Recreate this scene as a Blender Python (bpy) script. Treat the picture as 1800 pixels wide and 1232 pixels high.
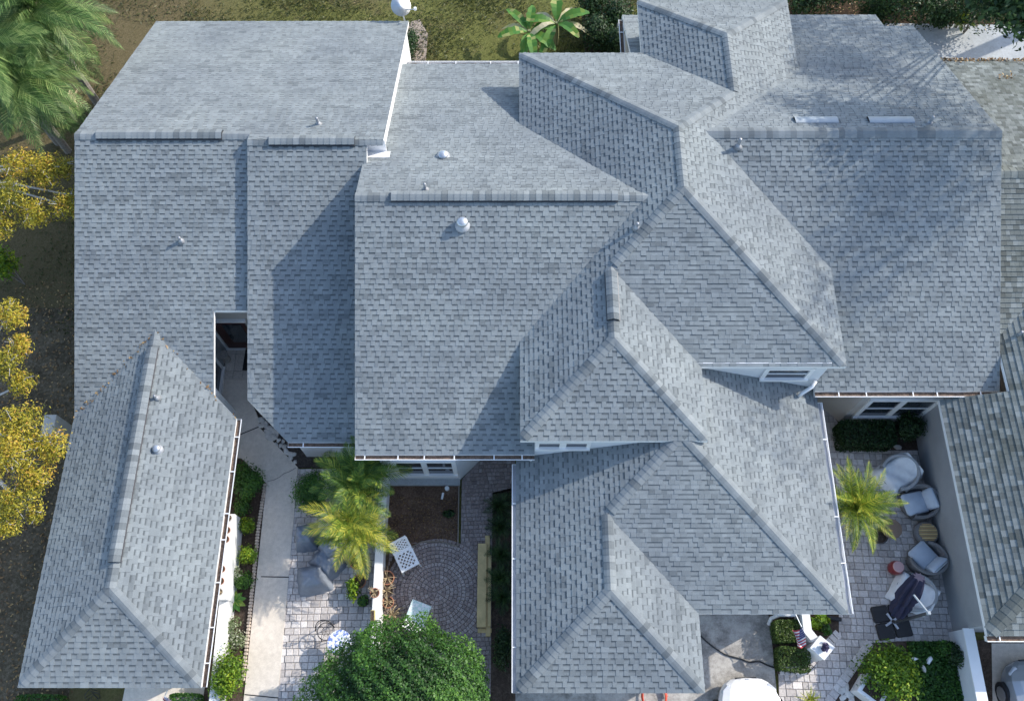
import bpy, math, random
import numpy as np
from mathutils import Vector, Matrix
random.seed(7); RNG = np.random.default_rng(7)
for o in list(bpy.data.objects): bpy.data.objects.remove(o)
SC = bpy.context.scene; COL = SC.collection
R = math.radians
# ---------------------------------------------------------------- camera
F_PX, PITCH, ROLL, HEAD, HC = 1535.6, 23.339, -0.357, 0.381, 26.474
def cam_axes():
    th, h, r = R(PITCH), R(HEAD), R(ROLL)
    fwd = Vector((0, math.sin(th), -math.cos(th))); right = Vector((1, 0, 0)); up = right.cross(fwd)
    Q = Matrix.Rotation(h, 3, 'Z'); fwd, right, up = Q @ fwd, Q @ right, Q @ up
    return fwd, right*math.cos(r)+up*math.sin(r), -right*math.sin(r)+up*math.cos(r)
FWD, RIGHT, UP = cam_axes()
EYE = Vector((0, 0, HC))
cam = bpy.data.cameras.new('camera'); cam.sensor_width = 36; cam.lens = 36*F_PX/1800; cam.clip_end = 2000; cam.clip_start = .5
cam_o = bpy.data.objects.new('camera', cam); COL.objects.link(cam_o)
M = Matrix((RIGHT, UP, -FWD)).transposed().to_4x4(); M.translation = EYE; cam_o.matrix_world = M
SC.camera = cam_o
# ---------------------------------------------------------------- sky, sun, exposure
SUN = Vector((.74, .37, .535)).normalized()
W = bpy.data.worlds.new('World'); SC.world = W; W.use_nodes = True
nt = W.node_tree; nt.nodes.clear()
wo = nt.nodes.new('ShaderNodeOutputWorld'); bg = nt.nodes.new('ShaderNodeBackground'); sky = nt.nodes.new('ShaderNodeTexSky')
sky.sky_type = 'NISHITA'; sky.sun_disc = False; sky.sun_elevation = math.asin(SUN.z); sky.sun_rotation = math.atan2(SUN.x, SUN.y)
sky.air_density = 1.0; sky.dust_density = 1.0; sky.ozone_density = 1.0
bg.inputs[1].default_value = .15
nt.links.new(sky.outputs[0], bg.inputs[0]); nt.links.new(bg.outputs[0], wo.inputs[0])
sl = bpy.data.lights.new('sun', 'SUN'); sl.energy = 2.35; sl.angle = R(.55); sl.color = (1, .945, .855)
so = bpy.data.objects.new('sun', sl); COL.objects.link(so); so.rotation_euler = (-SUN).to_track_quat('-Z', 'Y').to_euler(); so.location = (30, 20, 40)
SC.view_settings.view_transform = 'Standard'; SC.view_settings.look = 'None'; SC.view_settings.exposure = 1.25; SC.view_settings.gamma = 1
SC.view_settings.use_curve_mapping = False
SC.render.resolution_x = 1024; SC.render.resolution_y = 700
# ---------------------------------------------------------------- layout helpers
def ray(u, v): return FWD + RIGHT*((u-900)/F_PX) - UP*((v-616)/F_PX)
def at(u, v, z=0.0):
    d = ray(u, v); return EYE + d*((z-HC)/d.z)
def onplane(u, v, n, q):
    d = ray(u, v); return EYE + d*((Vector(q)-EYE).dot(n)/d.dot(n))
def pix(P):
    d = Vector(P)-EYE; w = d.dot(FWD); return 900+F_PX*d.dot(RIGHT)/w, 616-F_PX*d.dot(UP)/w, w
# ---------------------------------------------------------------- objects
def tag(o, label=None, cat=None, group=None, kind=None):
    if label: o['label'] = label
    if cat: o['category'] = cat
    if group: o['group'] = group
    if kind: o['kind'] = kind
    return o
def empty(name, loc=(0, 0, 0), rz=0, label=None, cat=None, group=None, parent=None):
    o = bpy.data.objects.new(name, None); COL.objects.link(o); o.location = loc; o.rotation_euler = (0, 0, rz); o.empty_display_size = .2
    if parent: o.parent = parent
    return tag(o, label, cat, group)
def link(name, me, parent=None, mw=None):
    o = bpy.data.objects.new(name, me); COL.objects.link(o)
    if parent: o.parent = parent
    if mw is not None: o.matrix_local = mw
    return o
def copy_tree(o, parent=None):
    c = o.copy(); COL.objects.link(c); c.parent = parent
    for ch in list(o.children): copy_tree(ch, c)
    return c
class MB:
    """collects shapes; build() links them as one mesh object"""
    def __init__(s): s.v = []; s.f = []; s.m = []; s.t = []
    def add(s, vs, fs, m=0, t=.5):
        b = len(s.v); s.v += [tuple(x) for x in vs]
        for f in fs: s.f.append([b+i for i in f]); s.m.append(m); s.t.append(t)
        return s
    def box(s, c, d, rz=0, m=0, t=.5, bev=0, rot=None):
        hx, hy, hz = d[0]/2, d[1]/2, d[2]/2; Q = rot if rot is not None else Matrix.Rotation(rz, 3, 'Z'); c = Vector(c)
        if bev <= 0:
            vs = [c+Q@Vector((x*hx, y*hy, z*hz)) for z in (-1, 1) for x, y in ((-1, -1), (1, -1), (1, 1), (-1, 1))]
            return s.add(vs, [(3, 2, 1, 0), (4, 5, 6, 7), (0, 1, 5, 4), (1, 2, 6, 5), (2, 3, 7, 6), (3, 0, 4, 7)], m, t)
        b = min(bev, hx*.9, hy*.9, hz*.9)
        def ring(z, i): return [c+Q@Vector((x*(hx-(b if i else 0))+ (0), y*(hy-(b if i else 0)), z)) for x, y in ((-1, -1), (1, -1), (1, 1), (-1, 1))]
        def oct_(z, e):
            a, bb = hx-e, hy-e; k = b
            return [c+Q@Vector(p) for p in ((-a+k, -bb, z), (a-k, -bb, z), (a, -bb+k, z), (a, bb-k, z), (a-k, bb, z), (-a+k, bb, z), (-a, bb-k, z), (-a, -bb+k, z))]
        vs = oct_(-hz, b*.6)+oct_(-hz+b, 0)+oct_(hz-b, 0)+oct_(hz, b*.6)
        fs = [tuple(range(7, -1, -1)), tuple(range(24, 32))]
        for r in range(3):
            for i in range(8): fs.append((r*8+i, r*8+(i+1) % 8, r*8+8+(i+1) % 8, r*8+8+i))
        return s.add(vs, fs, m, t)
    def prism(s, poly, z0, z1, m=0, mt=None, t=.5):
        n = len(poly); a = sum(poly[i][0]*poly[(i+1) % n][1]-poly[(i+1) % n][0]*poly[i][1] for i in range(n))
        if a < 0: poly = poly[::-1]
        f0 = (lambda p: z0) if not callable(z0) else z0; f1 = (lambda p: z1) if not callable(z1) else z1
        vs = [(p[0], p[1], f0(p)) for p in poly]+[(p[0], p[1], f1(p)) for p in poly]
        s.add(vs, [(i, (i+1) % n, n+(i+1) % n, n+i) for i in range(n)]+[tuple(range(n-1, -1, -1))], m, t)
        b = len(s.v)-n; s.f.append([b+i for i in range(n)]); s.m.append(m if mt is None else mt); s.t.append(t)
        return s
    def tube(s, pts, r, n=6, m=0, t=.5, cap=True):
        pts = [Vector(p) for p in pts]; rs = r if hasattr(r, '__len__') else [r]*len(pts); rings = []; pu = None
        for i, p in enumerate(pts):
            d = (pts[min(i+1, len(pts)-1)]-pts[max(i-1, 0)]).normalized()
            if pu is None:
                pu = d.orthogonal().normalized()
            pu = (pu-d*pu.dot(d)).normalized(); q = d.cross(pu)
            rings.append([p+(pu*math.cos(a)+q*math.sin(a))*rs[i] for a in (2*math.pi*k/n for k in range(n))])
        fs = [(i*n+k, i*n+(k+1) % n, (i+1)*n+(k+1) % n, (i+1)*n+k) for i in range(len(pts)-1) for k in range(n)]
        if cap: fs += [tuple(range(n-1, -1, -1)), tuple((len(pts)-1)*n+k for k in range(n))]
        return s.add([x for g in rings for x in g], fs, m, t)
    def lathe(s, prof, c=(0, 0, 0), n=16, m=0, t=.5, sx=1, sy=1, rz=0, wob=None, cap=True):
        c = Vector(c); vs = []
        for j, (r, z) in enumerate(prof):
            for k in range(n):
                a = 2*math.pi*k/n; rr = r*(wob(a, z) if wob else 1)
                x, y = rr*math.cos(a)*sx, rr*math.sin(a)*sy
                vs.append(c+Vector((x*math.cos(rz)-y*math.sin(rz), x*math.sin(rz)+y*math.cos(rz), z)))
        fs = [(j*n+k, j*n+(k+1) % n, (j+1)*n+(k+1) % n, (j+1)*n+k) for j in range(len(prof)-1) for k in range(n)]
        if cap:
            if prof[0][0] > 1e-4: fs.append(tuple(range(n-1, -1, -1)))
            if prof[-1][0] > 1e-4: fs.append(tuple((len(prof)-1)*n+k for k in range(n)))
        return s.add(vs, fs, m, t)
    def mesh(s, name, mats, smooth=False):
        me = bpy.data.meshes.new(name); me.from_pydata(s.v, [], s.f)
        mats = mats if isinstance(mats, (list, tuple)) else [mats]
        for x in mats: me.materials.append(x)
        me.polygons.foreach_set('material_index', s.m)
        a = me.attributes.new('tint', 'FLOAT', 'FACE'); a.data.foreach_set('value', [float(x) for x in s.t])
        if smooth: me.polygons.foreach_set('use_smooth', [True]*len(s.f))
        me.update(); return me
    def build(s, name, mats, parent=None, smooth=False, mw=None):
        return link(name, s.mesh(name, mats, smooth), parent, mw)
def np_mesh(name, V, Q, tint, mat, mats_idx=None):
    """fast mesh from numpy: V (n,3), Q (m,k) faces all of k corners, tint (m,)"""
    me = bpy.data.meshes.new(name); k = Q.shape[1]
    me.vertices.add(len(V)); me.vertices.foreach_set('co', V.astype(np.float32).ravel())
    me.loops.add(Q.size); me.loops.foreach_set('vertex_index', Q.astype(np.int32).ravel())
    me.polygons.add(len(Q)); me.polygons.foreach_set('loop_start', np.arange(0, Q.size, k, dtype=np.int32))
    me.materials.append(mat); me.update(calc_edges=True)
    a = me.attributes.new('tint', 'FLOAT', 'FACE'); a.data.foreach_set('value', tint.astype(np.float32))
    me.validate(); return me
# ---------------------------------------------------------------- materials
class NT:
    def __init__(s, name):
        s.mat = bpy.data.materials.new(name); s.mat.use_nodes = True; s.t = s.mat.node_tree; s.n = s.t.nodes; s.l = s.t.links
        s.b = s.n['Principled BSDF']; s.out = s.n['Material Output']
    def node(s, ty, **kw):
        x = s.n.new(ty)
        for k, v in kw.items(): setattr(x, k, v)
        return x
    def con(s, a, b): s.l.new(a, b)
    def noise(s, scale, detail=4, rough=.6, vec=None, dim='3D'):
        x = s.node('ShaderNodeTexNoise'); x.inputs['Scale'].default_value = scale; x.inputs['Detail'].default_value = detail; x.inputs['Roughness'].default_value = rough
        s.con(vec if vec is not None else s.pos(), x.inputs['Vector']); return x.outputs['Fac']
    def pos(s):
        if not hasattr(s, '_p'): s._p = s.node('ShaderNodeNewGeometry').outputs['Position']
        return s._p
    def objc(s):
        if not hasattr(s, '_o'): s._o = s.node('ShaderNodeTexCoord').outputs['Object']
        return s._o
    def ramp(s, fac, stops, interp='LINEAR'):
        r = s.node('ShaderNodeValToRGB'); r.color_ramp.interpolation = interp; e = r.color_ramp.elements
        while len(e) < len(stops): e.new(.5)
        for i, (p, c) in enumerate(stops): e[i].position = p; e[i].color = (*c, 1) if len(c) == 3 else c
        s.con(fac, r.inputs[0]); return r.outputs[0]
    def mixc(s, a, b, fac, mode='MIX'):
        x = s.node('ShaderNodeMix', data_type='RGBA', blend_type=mode)
        for sock, v in ((x.inputs[0], fac), (x.inputs[6], a), (x.inputs[7], b)):
            if isinstance(v, (int, float)): sock.default_value = v
            elif isinstance(v, (tuple, list)): sock.default_value = (*v, 1)
            else: s.con(v, sock)
        return x.outputs[2]
    def math(s, op, a, b=None):
        x = s.node('ShaderNodeMath', operation=op)
        for sock, v in ((x.inputs[0], a), (x.inputs[1], b)):
            if v is None: continue
            if isinstance(v, (int, float)): sock.default_value = v
            else: s.con(v, sock)
        return x.outputs[0]
    def tint(s):
        a = s.node('ShaderNodeAttribute', attribute_name='tint'); return a.outputs['Fac']
    def bump(s, h, dist=.01, strength=.6):
        x = s.node('ShaderNodeBump'); x.inputs['Distance'].default_value = dist; x.inputs['Strength'].default_value = strength
        s.con(h, x.inputs['Height']); s.con(x.outputs[0], s.b.inputs['Normal'])
    def fin(s, col, rough=.8, metal=0, spec=None):
        if isinstance(col, (tuple, list)): s.b.inputs['Base Color'].default_value = (*col, 1)
        else: s.con(col, s.b.inputs['Base Color'])
        s.b.inputs['Roughness'].default_value = rough; s.b.inputs['Metallic'].default_value = metal
        if spec is not None: s.b.inputs['Specular IOR Level'].default_value = spec
        return s.mat
MAT = {}
def shingle_mat(name, lo, mid, hi, lo2=None):
    k = NT(name); c = k.ramp(k.tint(), [(0, lo), (.35, tuple(.5*(a+b) for a, b in zip(lo, mid))), (.55, mid), (1, hi)])
    big = k.ramp(k.noise(.35, 5, .65), [(.28, (.80, .81, .84)), (.72, (1.1, 1.09, 1.06))])
    st = k.ramp(k.noise(2.2, 4, .7), [(.35, (.9, .9, .9)), (.65, (1.06, 1.06, 1.06))])
    gr = k.ramp(k.noise(160, 2, .8), [(.3, (.72, .72, .72)), (.7, (1.25, 1.25, 1.25))])
    c = k.mixc(c, big, 1, 'MULTIPLY'); c = k.mixc(c, st, 1, 'MULTIPLY'); c = k.mixc(c, gr, .8, 'MULTIPLY')
    if lo2: c = k.mixc(c, lo2, k.ramp(k.noise(.5, 5, .7), [(.52, (0, 0, 0)), (.75, (.55, .55, .55))]))
    k.bump(k.noise(220, 2, .8), .004, .5)
    return k.fin(c, .9, 0, .25)
MAT['shingle'] = shingle_mat('shingle_grey', (.056, .065, .071), (.194, .216, .224), (.26, .286, .293))
MAT['cap'] = shingle_mat('shingle_cap_grey', (.066, .076, .082), (.188, .21, .22), (.27, .292, .298))
MAT['shingle_old'] = shingle_mat('shingle_weathered_green', (.055, .06, .055), (.150, .166, .158), (.255, .278, .272), (.075, .08, .058))
def plain(name, col, rough=.7, metal=0, var=.12, scale=3, bump=0, spec=None):
    k = NT(name); n = k.noise(scale, 5, .65)
    c = k.mixc(tuple(x*(1-var) for x in col), tuple(min(1, x*(1+var)) for x in col), k.ramp(n, [(.3, (0, 0, 0)), (.7, (1, 1, 1))]))
    if bump: k.bump(k.noise(scale*12, 4, .7), bump, .6)
    return k.fin(c, rough, metal, spec)
MAT['deck'] = plain('roof_deck', (.10, .105, .115), .9)
MAT['white'] = plain('white_paint', (.76, .76, .75), .5, 0, .06, 2)
MAT['trim'] = plain('white_trim', (.74, .74, .73), .4, 0, .04, 2)
MAT['stucco'] = plain('pale_stucco', (.62, .635, .65), .9, 0, .08, 1.2, .01)
MAT['stucco_grey'] = plain('grey_stucco', (.30, .305, .31), .92, 0, .1, 1.0, .012)
MAT['stucco_tan'] = plain('tan_stucco', (.40, .375, .345), .92, 0, .08, 1.0, .012)
MAT['debris'] = plain('gutter_leaf_debris', (.16, .11, .08), .95, 0, .6, 14, .03)
MAT['metal'] = plain('galvanised_metal', (.48, .50, .52), .42, .75, .1, 6)
MAT['metal_dark'] = plain('dark_metal', (.05, .05, .055), .45, .6, .2, 6)
MAT['alu'] = plain('brushed_aluminium', (.30, .335, .36), .6, .0, .1, 2)
MAT['pipe'] = plain('vent_pipe', (.35, .36, .38), .5, .3)
MAT['black'] = plain('black_rubber', (.018, .018, .02), .6, 0, .2, 8)
MAT['flash'] = plain('white_flashing', (.8, .8, .8), .45, .1, .04)
def glass_mat():
    k = NT('window_glass'); k.fin(k.ramp(k.noise(.8, 3), [(.3, (.012, .018, .024)), (.7, (.045, .055, .065))]), .06, 0, .8); return k.mat
MAT['glass'] = glass_mat()
MAT['screen'] = plain('window_blind', (.22, .25, .26), .6, 0, .2, 4)
def concrete(name, a, b, stain=.35, cov=.55):
    k = NT(name); n1 = k.noise(.7, 6, .65); n2 = k.noise(9, 6, .7); n3 = k.noise(60, 3, .7)
    c = k.mixc(a, b, k.ramp(n1, [(.3, (0, 0, 0)), (.7, (1, 1, 1))]))
    c = k.mixc(c, k.ramp(n2, [(.3, (.82, .81, .8)), (.65, (1.05, 1.05, 1.05))]), .9, 'MULTIPLY')
    c = k.mixc(c, k.ramp(n3, [(.25, (.75, .74, .72)), (.6, (1.08, 1.08, 1.08))]), .7, 'MULTIPLY')
    c = k.mixc(c, tuple(x*.45 for x in a), k.ramp(k.noise(1.6, 8, .82), [(cov, (0, 0, 0)), (cov+.2, (stain, stain, stain))]))
    k.bump(n3, .004, .5); return k.fin(c, .92, 0, .2)
MAT['path'] = concrete('path_concrete', (.62, .56, .48), (.72, .65, .57), .12)
MAT['drive'] = concrete('driveway_concrete', (.40, .375, .345), (.52, .50, .465), .95, .42)
MAT['slab'] = concrete('pale_slab_concrete', (.36, .38, .385), (.45, .47, .475), .5)
def tinted(name, stops, rough=.85, var=.15, scale=20, bump=.004):
    k = NT(name); c = k.ramp(k.tint(), stops); n = k.noise(scale, 4, .7)
    c = k.mixc(c, k.ramp(n, [(.25, (1-var*2,)*3), (.7, (1+var,)*3)]), 1, 'MULTIPLY')
    if bump: k.bump(n, bump, .6)
    return k.fin(c, rough, 0, .25)
MAT['paver'] = tinted('paver_stone', [(0, (.36, .325, .305)), (.5, (.56, .515, .485)), (1, (.71, .665, .63))])
MAT['cobble'] = tinted('cobble_stone', [(0, (.22, .175, .162)), (.5, (.32, .265, .247)), (1, (.43, .375, .355))])
MAT['joint'] = plain('joint_sand', (.26, .235, .215), .95, 0, .3, 12)
def soil(name, a, b, c3, sc=22):
    k = NT(name); c = k.ramp(k.noise(sc, 6, .8), [(.25, a), (.5, b), (.75, c3)]); c = k.mixc(c, k.ramp(k.noise(1.3, 4), [(.3, (.6, .6, .6)), (.7, (1.2, 1.2, 1.2))]), 1, 'MULTIPLY')
    k.bump(k.noise(sc*2, 4, .8), .03, .8); return k.fin(c, .97, 0, .1)
MAT['mulch'] = soil('brown_mulch', (.05, .03, .02), (.135, .086, .06), (.28, .205, .155))
MAT['soil'] = soil('garden_soil', (.03, .022, .017), (.085, .062, .048), (.17, .13, .10), 14)
def lawn():
    k = NT('lawn_grass'); g = k.ramp(k.noise(16, 6, .8), [(.25, (.05, .064, .016)), (.5, (.135, .142, .041)), (.75, (.245, .228, .084))])
    br = k.ramp(k.noise(20, 6, .8), [(.25, (.05, .034, .02)), (.5, (.13, .092, .055)), (.75, (.24, .18, .12))])
    patch = k.ramp(k.noise(.42, 6, .72), [(.5, (0, 0, 0)), (.68, (1, 1, 1))])
    sep = k.node('ShaderNodeSeparateXYZ'); k.con(k.pos(), sep.inputs[0])
    west = k.node('ShaderNodeMapRange'); west.inputs[1].default_value = -9; west.inputs[2].default_value = -13.5; k.con(sep.outputs[0], west.inputs[0])
    c = k.mixc(g, br, k.math('MAXIMUM', k.math('MULTIPLY', patch, .8), k.math('MULTIPLY', west.outputs[0], .75)))
    k.bump(k.noise(60, 4, .85), .04, .9); return k.fin(c, .95, 0, .15)
MAT['lawn'] = lawn()
def leaf(name, stops, trans=.35, rough=.5):
    k = NT(name); c = k.ramp(k.tint(), stops); k.fin(c, rough, 0, .35)
    tr = k.node('ShaderNodeBsdfTranslucent'); k.con(k.mixc(c, (1.0, 1.0, .55), .4, 'MULTIPLY'), tr.inputs[0])
    mx = k.node('ShaderNodeMixShader'); mx.inputs[0].default_value = trans; k.con(k.b.outputs[0], mx.inputs[1]); k.con(tr.outputs[0], mx.inputs[2]); k.con(mx.outputs[0], k.out.inputs[0]); return k.mat
MAT['leaf_green'] = leaf('leaf_green', [(0, (0.017, 0.051, 0.012)), (.5, (0.058, 0.152, 0.026)), (1, (0.145, 0.290, 0.043))])
MAT['leaf_dark'] = leaf('leaf_dark', [(0, (0.011, 0.027, 0.011)), (.5, (0.030, 0.068, 0.022)), (1, (0.074, 0.135, 0.041))])
MAT['leaf_lime'] = leaf('leaf_lime', [(0, (0.042, 0.096, 0.010)), (.5, (0.144, 0.264, 0.018)), (1, (0.432, 0.504, 0.030))])
MAT['leaf_yellow'] = leaf('leaf_yellow', [(0, (.07, .09, .014)), (.3, (.24, .23, .025)), (.6, (.50, .43, .045)), (.9, (.62, .45, .06)), (1, (.55, .32, .06))], .4)
MAT['palm'] = leaf('palm_leaf', [(0, (0.039, 0.085, 0.016)), (.5, (0.111, 0.208, 0.033)), (1, (0.390, 0.429, 0.065))], .3)
MAT['palm_yellow'] = leaf('palm_leaf_yellow', [(0, (0.060, 0.120, 0.018)), (.5, (0.204, 0.300, 0.036)), (1, (0.600, 0.528, 0.072))], .35)
MAT['palm_deep'] = leaf('palm_leaf_deep', [(0, (0.036, 0.078, 0.018)), (.5, (0.078, 0.156, 0.039)), (1, (0.221, 0.299, 0.098))], .25)
MAT['banana'] = leaf('banana_leaf', [(0, (.03, .10, .02)), (.5, (.09, .24, .04)), (.8, (.33, .38, .06)), (1, (.62, .55, .38))], .4)
MAT['hedge'] = leaf('hedge_leaf', [(0, (0.026, 0.052, 0.013)), (.5, (0.078, 0.130, 0.026)), (1, (0.169, 0.234, 0.052))], .25)
MAT['variegated'] = leaf('variegated_leaf', [(0, (.06, .10, .03)), (.5, (.20, .25, .12)), (1, (.60, .60, .48))], .3)
MAT['flower_red'] = plain('red_petal', (.6, .02, .02), .5)
MAT['flower_white'] = plain('white_petal', (.8, .8, .76), .6)
MAT['bark'] = plain('grey_bark', (.20, .175, .15), .95, 0, .35, 12, .01)
MAT['twig'] = plain('pale_twig', (.42, .40, .38), .9, 0, .2, 10)
MAT['dry'] = plain('dry_frond', (.42, .33, .20), .9, 0, .3, 10)
# ---------------------------------------------------------------- foliage helpers
def leaf_mesh(name, P, N, size, asp, tint, mat, jit=.6):
    n = len(P); N = N+RNG.normal(0, jit, (n, 3)); N /= np.linalg.norm(N, axis=1)[:, None]+1e-9
    A = RNG.normal(0, 1, (n, 3)); A -= N*(A*N).sum(1)[:, None]; A /= np.linalg.norm(A, axis=1)[:, None]+1e-9; B = np.cross(N, A)
    s = (np.ones(n)*size*RNG.uniform(.7, 1.3, n))[:, None]; w = s*asp
    V = np.stack([P-A*s*.5, P+B*w*.5+N*s*.06, P+A*s*.5-N*s*.08, P-B*w*.5+N*s*.06], 1).reshape(-1, 3)
    return np_mesh(name, V, np.arange(4*n).reshape(-1, 4), np.clip(tint, 0, 1), mat)
def blob_points(n, c, r, k=14, lump=.35, inner=.25, up=.15, cut=-.75, fuzz=0):
    """points spread over clumps that sit on an ellipsoid, plus a dark filling"""
    c = np.array(c, float); r = np.array(r, float); cl = RNG.normal(0, 1, (k, 3)); cl /= np.linalg.norm(cl, axis=1)[:, None]; cl[:, 2] = np.where(cl[:, 2] < cut, -cl[:, 2], cl[:, 2])
    cs = RNG.uniform(.55, 1.0, k)[:, None]; cc = cl*cs*(1-lump); ct = RNG.uniform(.25, .75, k)
    idx = RNG.integers(0, k, n); d = RNG.normal(0, 1, (n, 3)); d /= np.linalg.norm(d, axis=1)[:, None]
    rad = RNG.uniform(.45, 1.0, n)**.5*RNG.uniform(lump*.8, lump*1.45, k)[idx]
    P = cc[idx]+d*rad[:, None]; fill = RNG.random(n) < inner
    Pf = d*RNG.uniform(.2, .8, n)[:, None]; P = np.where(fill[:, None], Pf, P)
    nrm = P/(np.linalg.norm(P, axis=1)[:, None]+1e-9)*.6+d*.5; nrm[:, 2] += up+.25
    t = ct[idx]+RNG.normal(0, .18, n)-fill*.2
    if fuzz: P = P+RNG.normal(0, fuzz, (n, 3))
    return c+P*r, nrm, t
def shrub(name, c, r, n, size, mat, label, cat='shrub', group=None, k=14, asp=.5, lump=.4, stem=True, parts=None, inner=.25, fuzz=.09):
    base = (c[0], c[1], 0); o = empty(name, base, 0, label, cat, group)
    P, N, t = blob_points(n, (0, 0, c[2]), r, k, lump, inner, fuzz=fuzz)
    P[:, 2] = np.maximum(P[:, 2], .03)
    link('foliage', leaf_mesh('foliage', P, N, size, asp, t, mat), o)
    if stem:
        m = MB()
        for i in range(5):
            a = random.random()*6.3; m.tube([(0, 0, 0), (.2*r[0]*math.cos(a), .2*r[1]*math.sin(a), c[2]*.6), (.6*r[0]*math.cos(a), .6*r[1]*math.sin(a), c[2]+.3*r[2])], [.025, .018, .008], 5)
        m.build('stem', MAT['bark'], o)
    return o
def box_hedge(name, c, d, rz, n, size, mat, label, cat='hedge', group=None):
    o = empty(name, (c[0], c[1], 0), rz, label, cat, group); n3 = np.array(d)/2
    P = RNG.uniform(-1, 1, (n, 3)); ax = RNG.integers(0, 3, n); sg = np.where(RNG.random(n) < .5, -1, 1); sg = np.where(ax == 2, 1, sg)
    surf = RNG.random(n) < .85; N = RNG.normal(0, .3, (n, 3))
    for i in range(3):
        mk = surf & (ax == i); P[mk, i] = sg[mk]*RNG.uniform(.82, 1.02, mk.sum()); N[mk, i] += sg[mk]
    e = np.abs(P[:, 0])**6+np.abs(P[:, 1])**6; P[:, :2] *= (1-.12*np.clip(e-.8, 0, 1))[:, None]
    Q = P*n3; Q[:, 2] += c[2]; link('foliage', leaf_mesh('foliage', Q, N, size, .55, .45+RNG.normal(0, .2, n), mat), o)
    m = MB()
    for i in range(4): m.tube([(random.uniform(-.2, .2), random.uniform(-.2, .2), 0), (random.uniform(-.3, .3)*d[0], random.uniform(-.3, .3)*d[1], c[2])], [.02, .01], 5)
    m.build('stem', MAT['bark'], o); return o
def frond_mesh(name, L, n, ll, lw, mat, droop=.5, vee=.5, stiff=.6, tb=.45, tv=.18, arch=.35, tipy=.3):
    """a feather frond lying along +X, rising then drooping"""
    V = []; F = []; T = []
    def rp(s): return np.array((L*s*(1-.12*s*droop), 0, L*(arch*s-droop*s*s)))
    ns = 10; W0 = .014+.006*L
    for i in range(ns):
        a, b = rp(i/ns), rp((i+1)/ns); w0, w1 = W0*(1-i/ns*.85), W0*(1-(i+1)/ns*.85); k = len(V)
        V += [a+(0, w0, 0), a-(0, w0, 0), b-(0, w1, 0), b+(0, w1, 0)]; F.append((k, k+1, k+2, k+3)); T.append(.8)
    for i in range(n):
        s = .10+.9*(i+.5)/n; c = rp(s); d = rp(min(1, s+.02))-rp(s-.02); d /= np.linalg.norm(d)
        for sg in (-1, 1):
            l = ll*(math.sin(math.pi*min(1, .16+s*.86))**.7)*random.uniform(.82, 1.12); sw = .55+.5*s
            side = np.array((0, sg, 0)); upv = np.cross(d, np.array((0, 1, 0))); upv = upv if upv[2] > 0 else -upv
            dr = d*sw+side*(1.05-.45*s)+upv*(vee*random.uniform(.5, 1.2)); dr /= np.linalg.norm(dr)
            m1 = c+dr*l*.5; dr2 = dr*1.0+np.array((0, 0, -(1-stiff)*random.uniform(.7, 1.3))); dr2 /= np.linalg.norm(dr2); e = m1+dr2*l*.5
            wv = d*lw*.5; k = len(V)
            V += [c-wv*.5, c+wv*.5, m1+wv, m1-wv, e]; t = tb+random.gauss(0, tv)+tipy*max(0, s-.6)
            F.append((k, k+1, k+2, k+3)); T.append(t); F.append((k+3, k+2, k+4, k+4)); T.append(t)
    m = MB(); m.v = [tuple(x) for x in V]; m.f = [list(dict.fromkeys(f)) for f in F]; m.m = [0]*len(F); m.t = [min(1, max(0, x)) for x in T]
    return m.mesh(name, mat)
def palm(name, base, h, nf, L, label, mat, group=None, ll=.45, lw=.03, n=34, droop=.6, arch=.5, trunk=.09, stems=1, spread=.0, elev=(0, 1.1), lean=(0, 0), vee=.45, stiff=.55, tb=.45, tipy=.3, cat='palm', azf=None):
    o = empty(name, base, 0, label, cat, group)
    meshes = [frond_mesh('frond', L*random.uniform(.9, 1.1), n, ll, lw, mat, droop*random.uniform(.8, 1.25), vee, stiff, tb+d, .24, arch*random.uniform(.8, 1.2), tipy) for d in (-.15, 0, .1, .22)]
    for s in range(stems):
        a = 6.28*s/stems+random.random(); sx, sy = spread*math.cos(a), spread*math.sin(a); hh = h*random.uniform(.85, 1.1)
        top = Vector((sx*1.8+lean[0], sy*1.8+lean[1], hh)); tm = MB(); tm.tube([(sx, sy, 0), ((sx+top.x)/2, (sy+top.y)/2, hh*.55), top], [trunk*1.15, trunk, trunk*.8], 8)
        tm.build('trunk', MAT['bark'], o)
        nn = nf//stems
        for i in range(nn):
            az = 6.283*(i*.382)+random.uniform(-.25, .25); el = elev[0]+(elev[1]-elev[0])*(i/max(1, nn-1))+random.uniform(-.08, .08)
            if azf: az = azf(i, nn)
            Mx = Matrix.Translation(top)@Matrix.Rotation(az, 4, 'Z')@Matrix.Rotation(-el, 4, 'Y')@Matrix.Rotation(random.uniform(-.4, .4), 4, 'X')@Matrix.Diagonal((1, 1, 1, 1)).to_4x4()
            link('frond', random.choice(meshes), o, Mx@Matrix.Scale(random.uniform(.8, 1.1), 4))
    return o
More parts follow.
